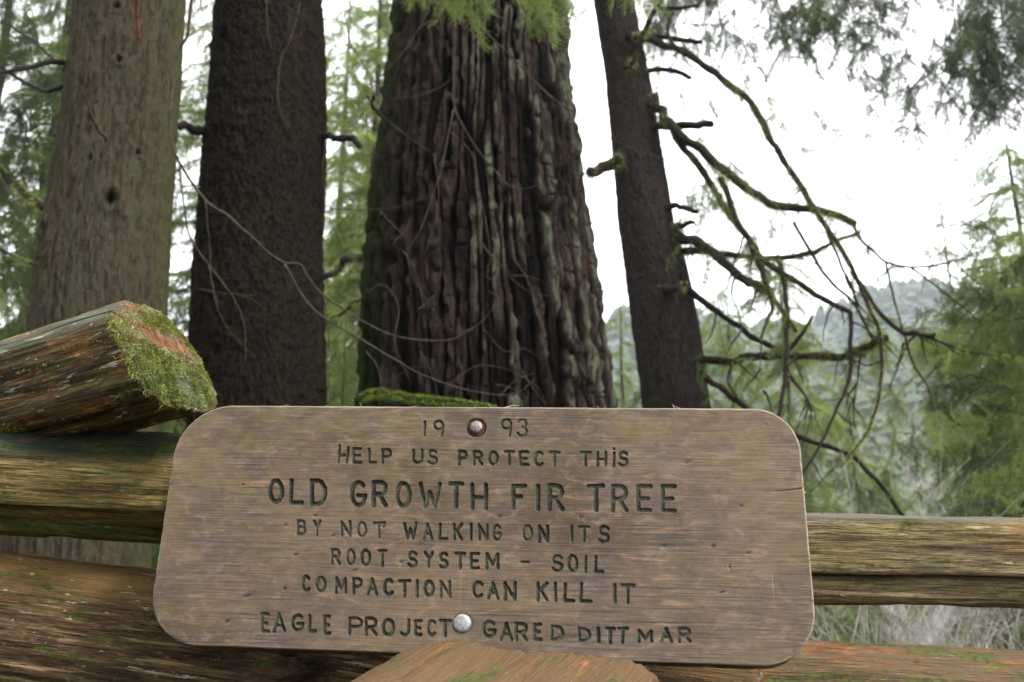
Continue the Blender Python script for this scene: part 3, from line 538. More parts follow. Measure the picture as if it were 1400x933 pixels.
# fallen fir needles and chips lying on the logs
def litter(base_obj, n, seed, acc):
    me = base_obj.data; nf = len(me.polygons); ce = np.empty(nf*3, np.float32); no = np.empty(nf*3, np.float32); me.polygons.foreach_get('center', ce); me.polygons.foreach_get('normal', no)
    ce = ce.reshape(-1, 3); no = no.reshape(-1, 3); mw = np.array(base_obj.matrix_world); k = np.where(acc(ce, no))[0]; r_ = np.random.default_rng(seed); out = []
    for i in r_.choice(k, n):
        nr_ = mw[:3, :3]@no[i]; c = (mw@np.append(ce[i], 1))[:3]+nr_*.0015; d = r_.normal(size=3); d -= nr_*(d@nr_); d /= np.linalg.norm(d); l = r_.uniform(.003, .012); out.append((c-d*l/2, c+d*l/2+nr_*r_.uniform(0, .002)))
    return out
sg = litter(r3, 150, 1, lambda c, n: (n[:, 1]*0 == 0) & (c[:, 0] > .1)) + litter(r2, 50, 2, lambda c, n: n[:, 2] > -.3) + litter(r4, 30, 3, lambda c, n: n[:, 2] > -.3) + litter(r5, 60, 4, lambda c, n: n[:, 2] > -.3) + litter(r6, 12, 5, lambda c, n: n[:, 2] > 0)
o = strips(sg, .00045, 'needle_litter', mat_plain('dry_needle', (.34, .20, .10), (.60, .52, .40), 40)); tag(o, 'tiny dry fir needles and wood flecks scattered over the fence logs', 'litter', kind='stuff')

# ------------------------------------------------------------------ trunks
def trunk_mesh(name, rows, Y, mtl, style, parent=None, ztop=15., seed=0, nfront=300, nback=90, dz=.005, knots=(), zlo=None, flare=1.25):
    rows = sorted(rows); L_ = [(P(a, py, Y), P(b, py, Y)) for py, a, b in rows]
    z = np.array([(a[2]+b[2])/2 for a, b in L_]); cx = np.array([(a[0]+b[0])/2 for a, b in L_]); r = np.array([(b[0]-a[0])/2 for a, b in L_])
    z, cx, r = z[::-1], cx[::-1], r[::-1]
    sl = (cx[-1]-cx[0])/(z[-1]-z[0]); rsl = (r[-1]-r[0])/(z[-1]-z[0])
    zb = -.4; zl = zlo if zlo is not None else z[0]-.25
    zz = np.concatenate([np.linspace(zb, zl, 24)[:-1], np.arange(zl, z[-1]+.25, dz), np.linspace(z[-1]+.27, ztop, 60)])
    CX = np.interp(zz, z, cx); R_ = np.interp(zz, z, r)
    lo = zz < z[0]; CX[lo] = cx[0]+sl*(zz[lo]-z[0]); R_[lo] = r[0]+(z[0]-zz[lo])*max(.02, -rsl)+(flare-1)*r[0]*np.clip((z[0]-zz[lo])/(z[0]-zb), 0, 1)**2
    hi = zz > z[-1]; CX[hi] = cx[-1]+sl*(zz[hi]-z[-1]); R_[hi] = r[-1]*(1-.75*(zz[hi]-z[-1])/(ztop-z[-1]))
    a = np.concatenate([np.linspace(-math.pi, 0, nfront, endpoint=False), np.linspace(0, math.pi, nback, endpoint=False)]) # -pi..0 faces the camera (-Y)
    A_, Z_ = np.meshgrid(a, zz); R2 = R_[:, None]; ux_ = np.cos(A_); uy_ = np.sin(A_)
    Pn = np.stack([ux_*R2*1.0, uy_*R2*1.0, Z_], -1)
    h, d = style(Pn, A_, R2, Z_)
    lob = .05*noise(np.stack([ux_*1.3, uy_*1.3, Z_*.35], -1)+seed, seed)
    kn = np.zeros_like(Z_)
    for (kx, ky, kr, kd) in knots:
        p = P(kx, ky, Y); cxx = np.interp(p[2], zz, CX); rr = np.interp(p[2], zz, R_); aa = -math.acos(np.clip((p[0]-cxx)/rr, -1, 1))
        dd = np.hypot((A_-aa)*R2, (Z_-p[2])*.75); kn = np.maximum(kn, np.exp(-(dd/(kr*.7))**2)); d = d-kd*np.exp(-(dd/(kr*.6))**2)+abs(kd)*.3*np.exp(-((dd-kr*1.3)/(kr*.6))**2)
    RR = R2*(1+lob*.6)+d
    V = np.stack([CX[:, None]+ux_*RR, Y+uy_*RR, Z_], -1).reshape(-1, 3)
    return mesh(name, V, gridfaces(len(zz), len(a), True), mtl, dict(h=h.ravel(), knot=kn.ravel(), side=(ux_+0*Z_).ravel()), parent=parent)
def furrow(amp, k1, zst, wid=.2, seed=0, depth=.05):
    def f(p, A, R, Z):
        u = A*(.62/.053); zz = Z
        q0 = np.stack([u*.30, zz*.9, u*0], -1); q1 = np.stack([u*.9, zz*2.6, u*0+5], -1)
        uw = u+.75*noise(q0*np.array([1, .6, 1]), seed+1)+.42*noise(q1*np.array([1.2, .7, 1]), seed+2)+.16*noise(np.stack([u*3, zz*14, u*0], -1), seed+5)
        cell = np.floor(uw); fr = np.abs(uw-cell-.5)*2; gapn = noise(np.stack([cell*7.7, zz*1.6+cell*3.1, u*0], -1), seed+3)
        wv = p+np.stack([noise(p*np.array([2.5, 2.5, 1.3]), seed+1), noise(p*np.array([2.5, 2.5, 1.3]), seed+2), p[..., 0]*0], -1)*.05
        n1 = noise(wv*np.array([k1, k1, k1/zst]), seed+3); n2 = noise(wv*np.array([k1*1.7, k1*1.7, k1*1.9/zst]), seed+4)
        a = np.minimum(np.abs(n1)*1.0, np.abs(n2)*1.3+.05); wv_ = .60+.16*noise(np.stack([cell*5.1, zz*.8, u*0], -1), seed+15); pl = sm(.97, wv_, fr)*(.50+.50*sm(-.55, -.05, gapn))*(.45+.55*sm(.0, .10, a))
        fine = fbm(p*np.array([45, 45, 9]), seed+6, 3)
        rc = _h(cell.astype(np.int64), cell.astype(np.int64)*0+3, cell.astype(np.int64)*0, seed); pz = zz*(4.2+3*rc)+rc*17+.9*noise(np.stack([uw*1.4, zz*5, u*0], -1), seed+41)
        pid = np.floor(pz); pr = _h(pid.astype(np.int64), cell.astype(np.int64), pid.astype(np.int64)*0, seed+2); notch = sm(.10, .0, np.minimum(pz-pid, 1-(pz-pid)))*sm(-.2, .3, noise(np.stack([uw*2, zz*3, u*0], -1), seed+43))
        pl = pl*(1-.22*notch)*(.84+.16*pr); stp = noise(p*np.array([k1*2, k1*2, 14]), seed+9)
        h = pl*(.78+.22*stp); return np.clip(h+fine*.12, 0, 1), depth*(pl-1)*1.0+depth*.22*stp*pl+.015*fine+.006*noise(p*np.array([60, 60, 22]), seed+12)*pl
    return f
def scaly(amp, seed=0, k=38., kz=9.):
    def f(p, A, R, Z):
        q_ = p+np.stack([noise(p*np.array([7, 7, 4]), seed+31), noise(p*np.array([7, 7, 4]), seed+32), p[..., 0]*0], -1)*.012
        n = fbm(q_*np.array([k, k, kz]), seed, 4); n2 = fbm(q_*np.array([k*.45, k*.45, kz*.55]), seed+9, 3); v = n*.7+n2*.6
        pl = sm(-.28, .20, v); edge = sm(.0, .35, noise(q_*np.array([k*.8, k*.8, kz*2.6]), seed+3)); low = fbm(p*np.array([4, 4, 1.6]), seed+7, 2)
        return np.clip(.46+pl*.34+.20*edge, 0, 1), amp*(pl-.5)+amp*.45*edge*pl+.012*low
    return f
MBF = mat_bark('old_fir_bark', (.005, .004, .0032), (.036, .027, .022), (.090, .069, .056), (.160, .182, .122), mossx=(-.68, -.97, .80), mossc=(.060, .085, .022), red=(.050, .031, .025), lamt=1.05, fine=70)
MBS = mat_bark('hemlock_bark', (.026, .022, .015), (.084, .073, .050), (.145, .130, .092), (.098, .098, .062), mossx=(.86, 1.0, .45), mossc=(.11, .12, .035), red=(.090, .068, .045), lamt=.8, fine=110)
MBD = mat_bark('dark_hemlock_bark', (.0065, .005, .004), (.022, .0172, .0125), (.060, .047, .031), (.050, .042, .025), red=(.028, .0205, .0145), lamt=.3, fine=120)
MBG = mat_bark('young_fir_bark', (.012, .009, .008), (.036, .030, .026), (.072, .060, .051), (.055, .052, .042), red=(.042, .033, .028), lamt=.3, fine=100)

fir = empty('fir_tree', (P(668, 600, 6.2)[0], 6.2, 0)); tag(fir, 'massive old fir with deeply furrowed lichen streaked bark behind the sign', 'tree')
def child(o, t): 
    o.parent = t; o.matrix_parent_inverse = Matrix.Translation(-t.location); return o
FIRR = [(0,537,778),(107,526,783),(196,516,796),(280,505,805),(351,501,814),(441,494,829),(555,491,843)]
child(trunk_mesh('trunk', FIRR, 6.2, MBF, furrow(1, 8.5, 9, .26, 5, .085), ztop=22, seed=2, nfront=430, nback=80, dz=.0048, flare=1.5), fir)
t1 = empty('hemlock_tree', (P(137, 600, 5.0)[0], 5.0, 0)); tag(t1, 'pale brown conifer trunk with dark knot holes, furthest left of the big trunks', 'tree')
child(trunk_mesh('trunk', [(0,105,252),(107,95,246),(179,87,240),(268,72,236),(389,50,228),(457,43,223),(760,8,203)], 5.0, MBS, scaly(.008, 3, 62, 11), ztop=16, seed=5, nfront=260, nback=60, dz=.0055,
      knots=((150,196,.026,.015),(184,50,.020,.02),(187,120,.018,.025),(178,303,.034,.04),(78,330,.022,.035),(208,236,.014,.02),(72,372,.02,.03),(150,250,.014,.015)), flare=1.3), t1)
t2 = empty('hemlock_tree', (P(355, 600, 5.6)[0], 5.6, 0)); tag(t2, 'dark straight conifer trunk between the pale trunk and the massive fir', 'tree')
child(trunk_mesh('trunk', [(0,298,439),(107,293,443),(196,282,445),(321,272,440),(389,266,441),(461,264,445),(560,262,447)], 5.6, MBD, scaly(.011, 13, 66, 34), ztop=17, seed=8, nfront=260, nback=60, dz=.0055,
      knots=((320,80,.03,.02),(300,110,.03,.02),(296,75,.02,.03)), flare=1.3), t2)
t4 = empty('fir_tree', (P(921, 600, 7.4)[0], 7.4, 0)); tag(t4, 'slim leaning grey brown conifer trunk with mossy dead branches, right of the massive fir', 'tree')
child(trunk_mesh('trunk', [(0,811,866),(89,825,884),(161,833,896),(232,840,908),(304,846,920),(371,855,939),(443,864,954),(555,879,970)], 7.4, MBG, scaly(.006, 23, 70, 28), ztop=15, seed=18, nfront=200, nback=50, dz=.007,
      knots=((855,70,.04,.02),(925,395,.04,.01),(912,312,.03,.01)), flare=1.4), t4)

# ------------------------------------------------------------------ branches
def tube(pts, r0, r1, name, m, parent=None, seg=8, wob=.15, sub=6, seed=0, rp=.8):
    p = np.array(pts, float); q_ = np.vstack([2*p[0]-p[1], p, 2*p[-1]-p[-2]]); out = []
    for i in range(1, len(q_)-2):
        for t in np.linspace(0, 1, sub, endpoint=False):
            a, b, c, d = q_[i-1], q_[i], q_[i+1], q_[i+2]
            out.append(.5*((2*b)+(-a+c)*t+(2*a-5*b+4*c-d)*t*t+(-a+3*b-3*c+d)*t**3))
    out.append(p[-1]); c = np.array(out); n = len(c); s = np.linspace(0, 1, n); r = r0+(r1-r0)*s**rp
    tg = np.gradient(c, axis=0); tg /= np.linalg.norm(tg, axis=1)[:, None]; ref = np.array([.21, .93, .3]); V = []
    c = c+(np.stack([noise(np.stack([s*n*.35+k*9, s*0+seed, s*0], -1), seed+k) for k in range(3)], -1))*r[:, None]*.5
    for i in range(n):
        u = np.cross(tg[i], ref); u /= np.linalg.norm(u); v = np.cross(tg[i], u)
        for k in range(seg):
            a = 2*math.pi*k/seg; rr = r[i]*(1+wob*_h(np.array(i), np.array(k), np.array(seed), 5)*2-wob); V.append(c[i]+(u*math.cos(a)+v*math.sin(a))*rr)
    V.append(c[0]); V.append(c[-1]+tg[-1]*r[-1]*.5); V = np.array(V); F_ = [tuple(x) for x in gridfaces(n, seg, True)[:, ::-1]]
    F_ += [(n*seg, (k+1) % seg, k)[::-1] for k in range(seg)]+[(n*seg+1, (n-1)*seg+k, (n-1)*seg+(k+1) % seg)[::-1] for k in range(seg)]
    o = mesh(name, V, F_, m)
    if parent: child(o, parent)
    return o, c, r
def fuzz(paths, name, m, parent, per_m=900, L0=.022, w=.0022, seed=0, down=.5):
    r_ = np.random.default_rng(seed); Vs = []; 
    for c, r in paths:
        ln = np.linalg.norm(np.diff(c, axis=0), axis=1); tot = ln.sum(); n = int(tot*per_m); cs = np.concatenate([[0], np.cumsum(ln)]); t = r_.uniform(0, tot, n)
        # clumpy growth
        keep = noise(np.stack([t*7, t*0+seed, t*0], -1), seed) > -.35; t = t[keep]; n = len(t)
        b = np.stack([np.interp(t, cs, c[:, k]) for k in range(3)], -1); rr = np.interp(t, cs, r)
        a = r_.uniform(0, 2*math.pi, n); d = np.stack([np.cos(a)*.6, np.cos(a)*.5*r_.choice([-1, 1], n), np.sin(a)+.15], -1)+r_.normal(size=(n, 3))*.25; d /= np.linalg.norm(d, axis=1)[:, None]
        b0 = b+d*rr[:, None]*.7; l = L0*r_.uniform(.3, 1.3, n)*np.clip(rr/.02, .45, 1.3); tip = b0+d*l[:, None]; tip[:, 2] -= l*down*.5
        s_ = np.cross(d, r_.normal(size=(n, 3))); s_ /= np.linalg.norm(s_, axis=1)[:, None]; s_ = s_*w
        Vs.append(np.stack([b0-s_, b0+s_, tip+s_*.3, tip-s_*.3], 1).reshape(-1, 3))
    V = np.concatenate(Vs); F_ = np.arange(len(V)).reshape(-1, 4); o = mesh(name, V, F_, m, smooth=False); o['kind'] = 'stuff'
    if parent: child(o, parent)
    return o
MBR = mat_branch('mossy_branch', .30, (.036, .029, .021)); MBK = mat_branch('dark_dead_branch', .15, (.030, .024, .020)); MTW = mat_plain('dry_twig', (.030, .023, .015), (.080, .062, .042), 30)
MMB = mat_moss('branch_moss', (.15, .18, .04), (.50, .54, .18), .6)
def br(tree, pts, Y, r0, r1, m=MBR, Y2=None, mossy=None, name='branch', seg=8, seed=None):
    Y2 = Y if Y2 is None else Y2; n = len(pts); s = seed if seed is not None else rnd.randrange(999)
    pp = [P(x, y, Y+(Y2-Y)*i/(n-1)) for i, (x, y) in enumerate(pts)]; k = Y/FP
    o, c, r = tube(pp, r0*k, r1*k, name, m, tree, seg, seed=s); 
    if mossy is not None: mossy.append((c, r))
    return o
mo = []; Y4 = 7.35
B4 = [
 ([(892,176),(915,175),(945,172),(975,171)],7,6,7.1,MBK,0),
 ([(868,50),(890,56),(930,70),(960,90),(1010,125),(1050,180),(1070,220),(1095,255),(1113,285),(1130,312),(1165,368),(1185,410),(1202,455),(1207,493),(1203,532),(1193,571),(1182,596),(1150,640)],7,1.6,6.6,MBR,1),
 ([(893,135),(905,155),(921,175),(964,214),(1007,246),(1053,279),(1114,288),(1140,294),(1172,304)],9,5,6.9,MBR,1),
 ([(922,182),(939,207),(971,250),(993,286),(1018,321),(1036,346),(1053,400),(1071,428),(1089,453)],6,3,6.8,MBR,1),
 ([(986,243),(1003,293),(1025,332),(1043,378),(1057,418),(1048,440),(1040,462)],5.5,2,6.8,MBR,1),
 ([(925,318),(936,327),(975,346),(1007,375),(1030,390),(1052,402)],9,6,6.9,MBR,1),
 ([(930,344),(985,346),(1036,353),(1093,350),(1121,341),(1146,329),(1175,318)],6,2,6.9,MBR,1),
 ([(940,396),(979,425),(1018,453),(1057,473),(1090,492)],5,4,7.0,MBK,0),
 ([(1040,352),(1057,366),(1100,393),(1143,418),(1164,432),(1163,471),(1164,500),(1154,536),(1136,579),(1114,621),(1085,665)],5.5,1.6,6.7,MBR,0),
 ([(940,496),(965,494),(1007,491),(1045,487),(1079,486),(1143,487),(1186,475),(1200,467),(1213,464)],6.5,5.5,6.8,MBR,1),
 ([(1073,484),(1082,476),(1098,455),(1112,431)],4.5,2,6.8,MBR,1),
 ([(1086,304),(1114,354),(1143,393),(1164,411),(1186,450),(1192,462)],2.6,2,6.8,MBK,0),
 ([(1128,308),(1146,354),(1164,393),(1172,420)],2.4,1.8,6.8,MBK,0),
 ([(1165,370),(1200,425),(1232,454),(1255,457),(1277,459)],3,4,6.7,MBR,1),
 ([(1262,459),(1290,468),(1318,480),(1375,488)],2.4,1,6.7,MBR,1),
 ([(1236,456),(1250,500),(1268,529),(1276,560)],2.2,1,6.7,MBR,1),
 ([(1161,300),(1175,325),(1193,343),(1214,359),(1246,366),(1286,362),(1320,352)],2.6,1.4,6.7,MBK,0),
 ([(1211,358),(1216,380),(1221,404),(1229,432),(1233,452)],2,1.4,6.7,MBR,0),
 ([(1062,352),(1068,371),(1075,418),(1076,471),(1073,514),(1066,568),(1052,610)],4.2,3,6.7,MBR,0),
 ([(1246,366),(1275,388),(1310,415),(1345,445)],1.8,.8,6.7,MBR,0),
 ([(960,510),(975,524),(993,536),(1018,555),(1055,580),(1085,594),(1132,611),(1168,627),(1204,664),(1236,706)],5,3,6.9,MBK,0),
 ([(915,286),(927,281),(940,285),(952,290)],5,4,7.1,MBK,0), ([(920,310),(935,308),(948,305)],5,3.5,7.1,MBR,1), ([(900,400),(920,396),(936,388)],7,4,7.0,MBR,1),
 ([(895,12),(925,10),(956,9)],4,3,7.2,MBK,0),([(880,52),(915,52),(940,56),(960,58)],5,4,7.2,MBK,0),([(885,98),(915,97),(930,100),(944,108)],4.5,4,7.2,MBK,0),
 ([(850,220),(832,227),(815,236),(803,238)],10,8,7.2,MBR,1),
 ([(860,98),(869,75),(879,46),(890,25),(905,-5),(910,-40)],6,4,7.0,MBR,1),
 ([(918,20),(912,40),(917,55),(935,75)],4,2,7.0,MBK,0),
 ([(1018,321),(1010,345),(1000,372),(992,398)],2,1,6.8,MBK,0),([(1000,500),(995,520),(1008,545),(1016,556)],2.2,1,6.9,MBK,0),([(1040,505),(1028,520),(1018,530)],2,.8,6.8,MBK,0),
 ([(1045,535),(1052,550),(1054,562)],2.2,1,6.8,MBK,0),([(1080,515),(1100,540),(1112,562)],2.4,1.2,6.8,MBR,0),([(1177,480),(1172,520),(1168,545)],2,1,6.8,MBR,0),
 ([(1236,470),(1228,500),(1216,530)],2,1,6.8,MBR,0),([(1188,592),(1160,625),(1130,650),(1105,680)],1.6,1,6.8,MTW,0),
 ([(1207,493),(1188,500),(1170,494)],1.8,1,6.8,MBR,0),([(1098,255),(1080,275),(1072,300)],1.6,.8,6.7,MBK,0),
 ([(1007,375),(1000,400),(1010,430),(1016,455)],2,1,6.9,MBR,0),([(979,425),(975,450),(965,470)],1.8,.8,7.0,MBK,0)]
for pts, a, b, y2, m_, ms in B4:
    y1 = 7.25 if pts[0][0] < 960 and pts[0][1] < 560 else 6.95
    br(t4, pts, y1, a*.98, b*.9, m_, y2, mo if ms else None)
fuzz(mo, 'moss', MMB, t4, 3400, .036, .0014, 5)
for i in range(85):
    pts = B4[rnd.choice([1, 2, 3, 4, 5, 6, 7, 8, 9, 11, 12, 13, 16, 18, 20, 34, 35])][0]; k = rnd.randrange(1, len(pts)-1); u = rnd.random(); x = pts[k][0]*(1-u)+pts[k+1][0]*u; y = pts[k][1]*(1-u)+pts[k+1][1]*u
    if x < 925 or y > 640: continue
    a = rnd.uniform(.3, 2.4); l = rnd.uniform(14, 60); q_ = [(x, y)]
    for _ in range(4): x += l/4*math.cos(a); y += l/4*math.sin(a); a += rnd.uniform(-.35, .35); q_.append((x, y))
    br(t4, q_, 6.8, rnd.uniform(1.1, 2.0), .5, rnd.choice([MBK, MBR]), 6.7, None, name='twig', seg=5)
mo = []
# big fir: mossy low root limb showing over the board, side stub, dead branch left of it
br(fir, [(488,548),(503,540),(520,536),(540,541),(570,544),(600,546),(640,552),(680,560)], 5.35, 4.5, 3, MBR, 5.3, mo)
fuzz(mo, 'moss', mat_moss('root_moss', (.12, .19, .02), (.30, .40, .06), .35), fir, 6500, .030, .0022, 9)
mo = []
br(fir, [(503,352),(484,351),(470,358),(455,372),(441,380),(420,384)], 6.3, 7, 5, MBR, 7.0, mo); br(fir, [(500,410),(484,415),(470,428),(452,436),(440,450)], 6.3, 3.5, 1.5, MBR, 6.8, mo)
br(fir, [(530,165),(514,152),(508,143),(511,132)], 6.0, 4.5, 2, MBK, 5.7)
fuzz(mo, 'moss', MMB, fir, 1500, .04, .002, 8)
br(t2, [(285,182),(270,178),(256,173),(238,170)], 5.55, 8, 5.5, MBK, 5.3); br(t2, [(440,186),(462,189),(485,192),(491,200)], 5.55, 6, 4.5, MBK, 5.3)
mo = []
br(t1, [(95,112),(70,125),(40,118),(10,98),(-40,70)], 5.0, 4.5, 2.5, MBK, 5.6); br(t1, [(98,86),(75,84),(45,92),(5,99),(-30,102)], 5.0, 5, 2.5, MBK, 4.6)
br(t1, [(78,292),(55,280),(30,262),(5,238),(-30,205)], 5.0, 6.5, 5, MBR, 5.4, mo); br(t1, [(58,366),(35,358),(15,348),(-15,335)], 5.0, 3.5, 2.5, MBR, 5.5, mo)
br(t1, [(100,95),(72,80),(50,60),(20,40),(-20,20)], 5.05, 3, 1.5, MBK, 6.0); br(t1, [(85,190),(65,170),(30,180),(-10,170)], 5.1, 2, 1, MBR, 6.0)
br(t1, [(146,190),(134,178),(124,155),(112,118)], 4.66, 3.2, 1.6, MTW, 4.45); br(t1, [(190,55),(188,30),(186,0),(184,-20)], 4.66, 4, 2.5, mat_plain('red_branch_scar', (.09, .032, .014), (.20, .085, .04)), 4.5)
br(t1, [(192,118),(195,90),(196,60)], 4.68, 1.6, .8, MTW, 4.6)
fuzz(mo, 'moss', MMB, t1, 3000, .024, .002, 15)

SPRLATE = [(rnd.uniform(940, 1330), 0) for _ in range(48)]
# dry arching shrub stems in front of the trunks
vm = empty('bare_shrub', (P(300, 600, 4.0)[0], 4.0, 0)); tag(vm, 'leafless shrub with long thin arching stems crossing in front of the trunks', 'shrub')
ST_ = [([(275,-40),(262,0),(255,50),(240,80),(233,150),(237,200),(262,250),(285,278),(310,295),(350,330),(385,358),(410,362),(421,379),(443,404),(503,444),(550,462),(611,466),(640,452)],4.2,1.2,4.2),
 ([(389,361),(411,400),(439,432),(500,469),(539,491),(575,512),(639,534),(700,540),(730,520)],2.6,1.0,4.4),
 ([(246,225),(254,300),(264,332),(286,364),(314,400),(332,436),(336,475),(335,495)],2.2,.9,4.1),([(281,275),(284,310),(287,340),(289,380),(300,420)],1.6,.7,4.1),
 ([(286,364),(300,430),(330,470),(350,488)],1.3,.6,4.1),([(270,395),(310,402),(350,404)],1,.5,4.2),([(314,400),(345,410),(365,425)],1,.5,4.2),
 ([(364,0),(366,40),(370,65)],1.1,.6,4.4),([(410,5),(400,45),(385,80),(380,120),(384,155),(395,175)],1.4,.7,4.4),
 ([(622,-30),(625,0),(621,71),(621,143),(635,175),(650,200),(672,228),(696,254),(722,258),(746,248)],2.4,.9,4.6),([(612,-30),(628,4),(660,40),(700,79),(753,132),(796,161),(839,193),(896,214),(930,222)],2.4,.7,4.7),
 ([(590,0),(575,36),(552,70),(532,93),(515,110)],1.6,.8,4.6),([(500,130),(521,157),(555,185),(593,211)],1.8,.8,4.6),([(621,150),(603,232),(590,272),(575,314),(555,345)],2.2,.9,4.6),
 ([(532,136),(570,132),(600,120),(618,108)],1.1,.6,4.6),([(470,10),(480,60),(508,105),(532,150)],1.2,.7,4.9),([(593,211),(600,260),(596,300),(580,350)],1.2,.6,4.6),([(615,180),(645,210),(655,260),(670,340),(665,380)],1.3,.6,4.6),
 ([(555,345),(565,380),(590,420),(612,455)],1.2,.6,4.6),([(450,286),(500,287),(545,283),(590,265)],1.1,.5,4.7),([(520,290),(545,315),(560,330)],1.1,.5,4.7),([(500,400),(525,390),(545,420),(540,470),(560,520)],1.1,.5,4.6),
 ([(655,330),(690,372),(725,400),(760,405)],1.0,.5,4.7),([(700,350),(722,385),(735,430),(748,462)],1.2,.6,4.7),([(640,290),(665,340),(700,375)],1,.5,4.7),([(660,450),(690,480),(720,478),(748,500)],1,.5,4.7),
 ([(575,480),(590,510),(600,548)],1,.5,4.6),([(620,520),(655,500),(700,508),(735,530),(745,555)],1.1,.5,4.7),([(500,480),(515,500),(525,540)],1,.5,4.6),([(680,545),(705,520),(730,510)],1,.5,4.6),
 ([(445,190),(442,240),(452,300),(470,345)],1,.5,5.2),([(453,40),(470,90),(505,130)],1,.6,4.9),([(442,404),(450,450),(448,500),(452,550)],1.3,.7,4.6)]
for i in range(15):
    x = rnd.uniform(500, 800); y = rnd.uniform(330, 540); l = rnd.uniform(30, 75); a = rnd.uniform(-.8, 1.1); cv = rnd.uniform(-.6, .6); pts = []
    for k in range(5): pts.append((x, y)); x += l/4*math.cos(a); y += l/4*math.sin(a); a += cv/3
    ST_.append((pts, .95, .4, rnd.uniform(4.5, 5.1)))
for pts, a, b, y in ST_: br(vm, pts, y, a*.75, b*.8, MTW, y+rnd.uniform(-.2, .2), name='stem', seg=5)

# ------------------------------------------------------------------ conifer sprays
def spray(seed, L=1.0, spread=.40, droop=.22, leaf=.030, wleaf=.0062):
    r_ = np.random.default_rng(seed); Vs = []; stem = []
    def ax(s): return np.array([s*L, .07*math.sin(s*5+seed), -droop*s*s+.02*math.sin(s*13+seed)])
    n = 34
    for i in range(n):
        s = .04+.96*i/n+r_.uniform(-.012, .012); b = ax(s)
        for sd_ in (-1, 1):
            if r_.random() < .30: continue
            ln = (spread*(1-s)**.7+.06)*r_.uniform(.35, 1.2)*min(1, .3+s*3); a = rad(r_.uniform(30, 78))*sd_; d = np.array([math.cos(a), math.sin(a), r_.uniform(-.65, .15)]); hang = r_.uniform(.2, 1.0)
            m_ = int(max(3, ln/.0135)); t = (np.arange(m_)+.5)/m_; px_ = b+np.outer(t*ln, d)+np.outer(-(t**2)*ln*hang, [0, 0, 1])+np.outer(np.sin(t*6+i)*ln*.05, [math.sin(a), -math.cos(a), .3])
            for q_ in (-1, 1):
                keep = r_.random(m_) > .12; aa = a+q_*rad(50)*np.ones(m_)+r_.normal(size=m_)*.35; l = leaf*(1.25-t*.7)*r_.uniform(.5, 1.7, m_); dd = np.stack([np.cos(aa), np.sin(aa), r_.uniform(-1.0, .15, m_)], -1); sdv = np.stack([-np.sin(aa), np.cos(aa), r_.normal(size=m_)*.7], -1)*wleaf*r_.uniform(.7, 1.4, m_)[:, None]
                tip = px_+dd*l[:, None]; mid = px_+dd*l[:, None]*.5; Vs.append(np.stack([px_, mid+sdv, tip, mid-sdv], 1)[keep].reshape(-1, 3))
            stem.append((b, px_[-1]))
    V = np.concatenate(Vs); F_ = np.arange(len(V)).reshape(-1, 4); nl = len(F_); V = [V]; k = nl*4; Fx = []
    pts = [ax(s) for s in np.linspace(-.02, 1, 12)]
    def quad(a, b, w):
        nonlocal k
        u = np.array([0, 0, w]); v_ = np.cross(b-a, [0, 0, 1.]); v_ = v_/(np.linalg.norm(v_)+1e-9)*w
        V.append(np.array([a+u, a-u, b-u*.6, b+u*.6, a+v_, a-v_, b-v_*.6, b+v_*.6])); Fx.extend([[k, k+1, k+2, k+3], [k+4, k+5, k+6, k+7]]); k += 8
    for i, (a, b) in enumerate(zip(pts[:-1], pts[1:])): quad(a, b, .008*(1-i/13))
    for a, b in stem: quad(a, b, .0018)
    return np.concatenate(V), np.concatenate([F_, np.array(Fx)]), [0]*nl+[1]*len(Fx)
LF = dict(dark=mat_leaf('needles_dark', (.035, .055, .020), (.085, .115, .042), .4), mid=mat_leaf('needles_mid', (.105, .145, .050), (.190, .240, .090), .55), bright=mat_leaf('needles_bright', (.135, .175, .060), (.240, .290, .115), .55), grey=mat_leaf('needles_grey', (.075, .090, .060), (.125, .142, .098), .4))
MST = mat_plain('spray_stem', (.030, .024, .016), (.065, .052, .032), 20)
SPR = {}
for key in LF:
    SPR[key] = []
    for k in range(4):
        v, f, mi = spray(10+k+len(key)*7, droop=(.16, .30, .5, .8)[k]); o = mesh('branch', v, f, [LF[key], MST], mi=mi, smooth=False); SPR[key].append(o.data); bpy.data.objects.remove(o)
def put_spray(parent, me, loc, yaw, pitch, roll, s, name='branch'):
    o = bpy.data.objects.new(name, me); C.objects.link(o); o.parent = parent; o.location = Vector(loc)-parent.location; o.rotation_euler = (roll, pitch, yaw); o.scale = (s, s*rnd.uniform(.8, 1.15), s); return o
def straight_trunk(t, h, r, m, lean=0):
    k = 10; zs_ = [-.5+(h+.5)*(i/9.) for i in range(k)]
    o, c, rr = tube([(t.location.x+lean*z, t.location.y, t.location.z+z) for z in zs_], r, r*.12, 'trunk', m, t, 10, seed=int(h*10), rp=1); return o
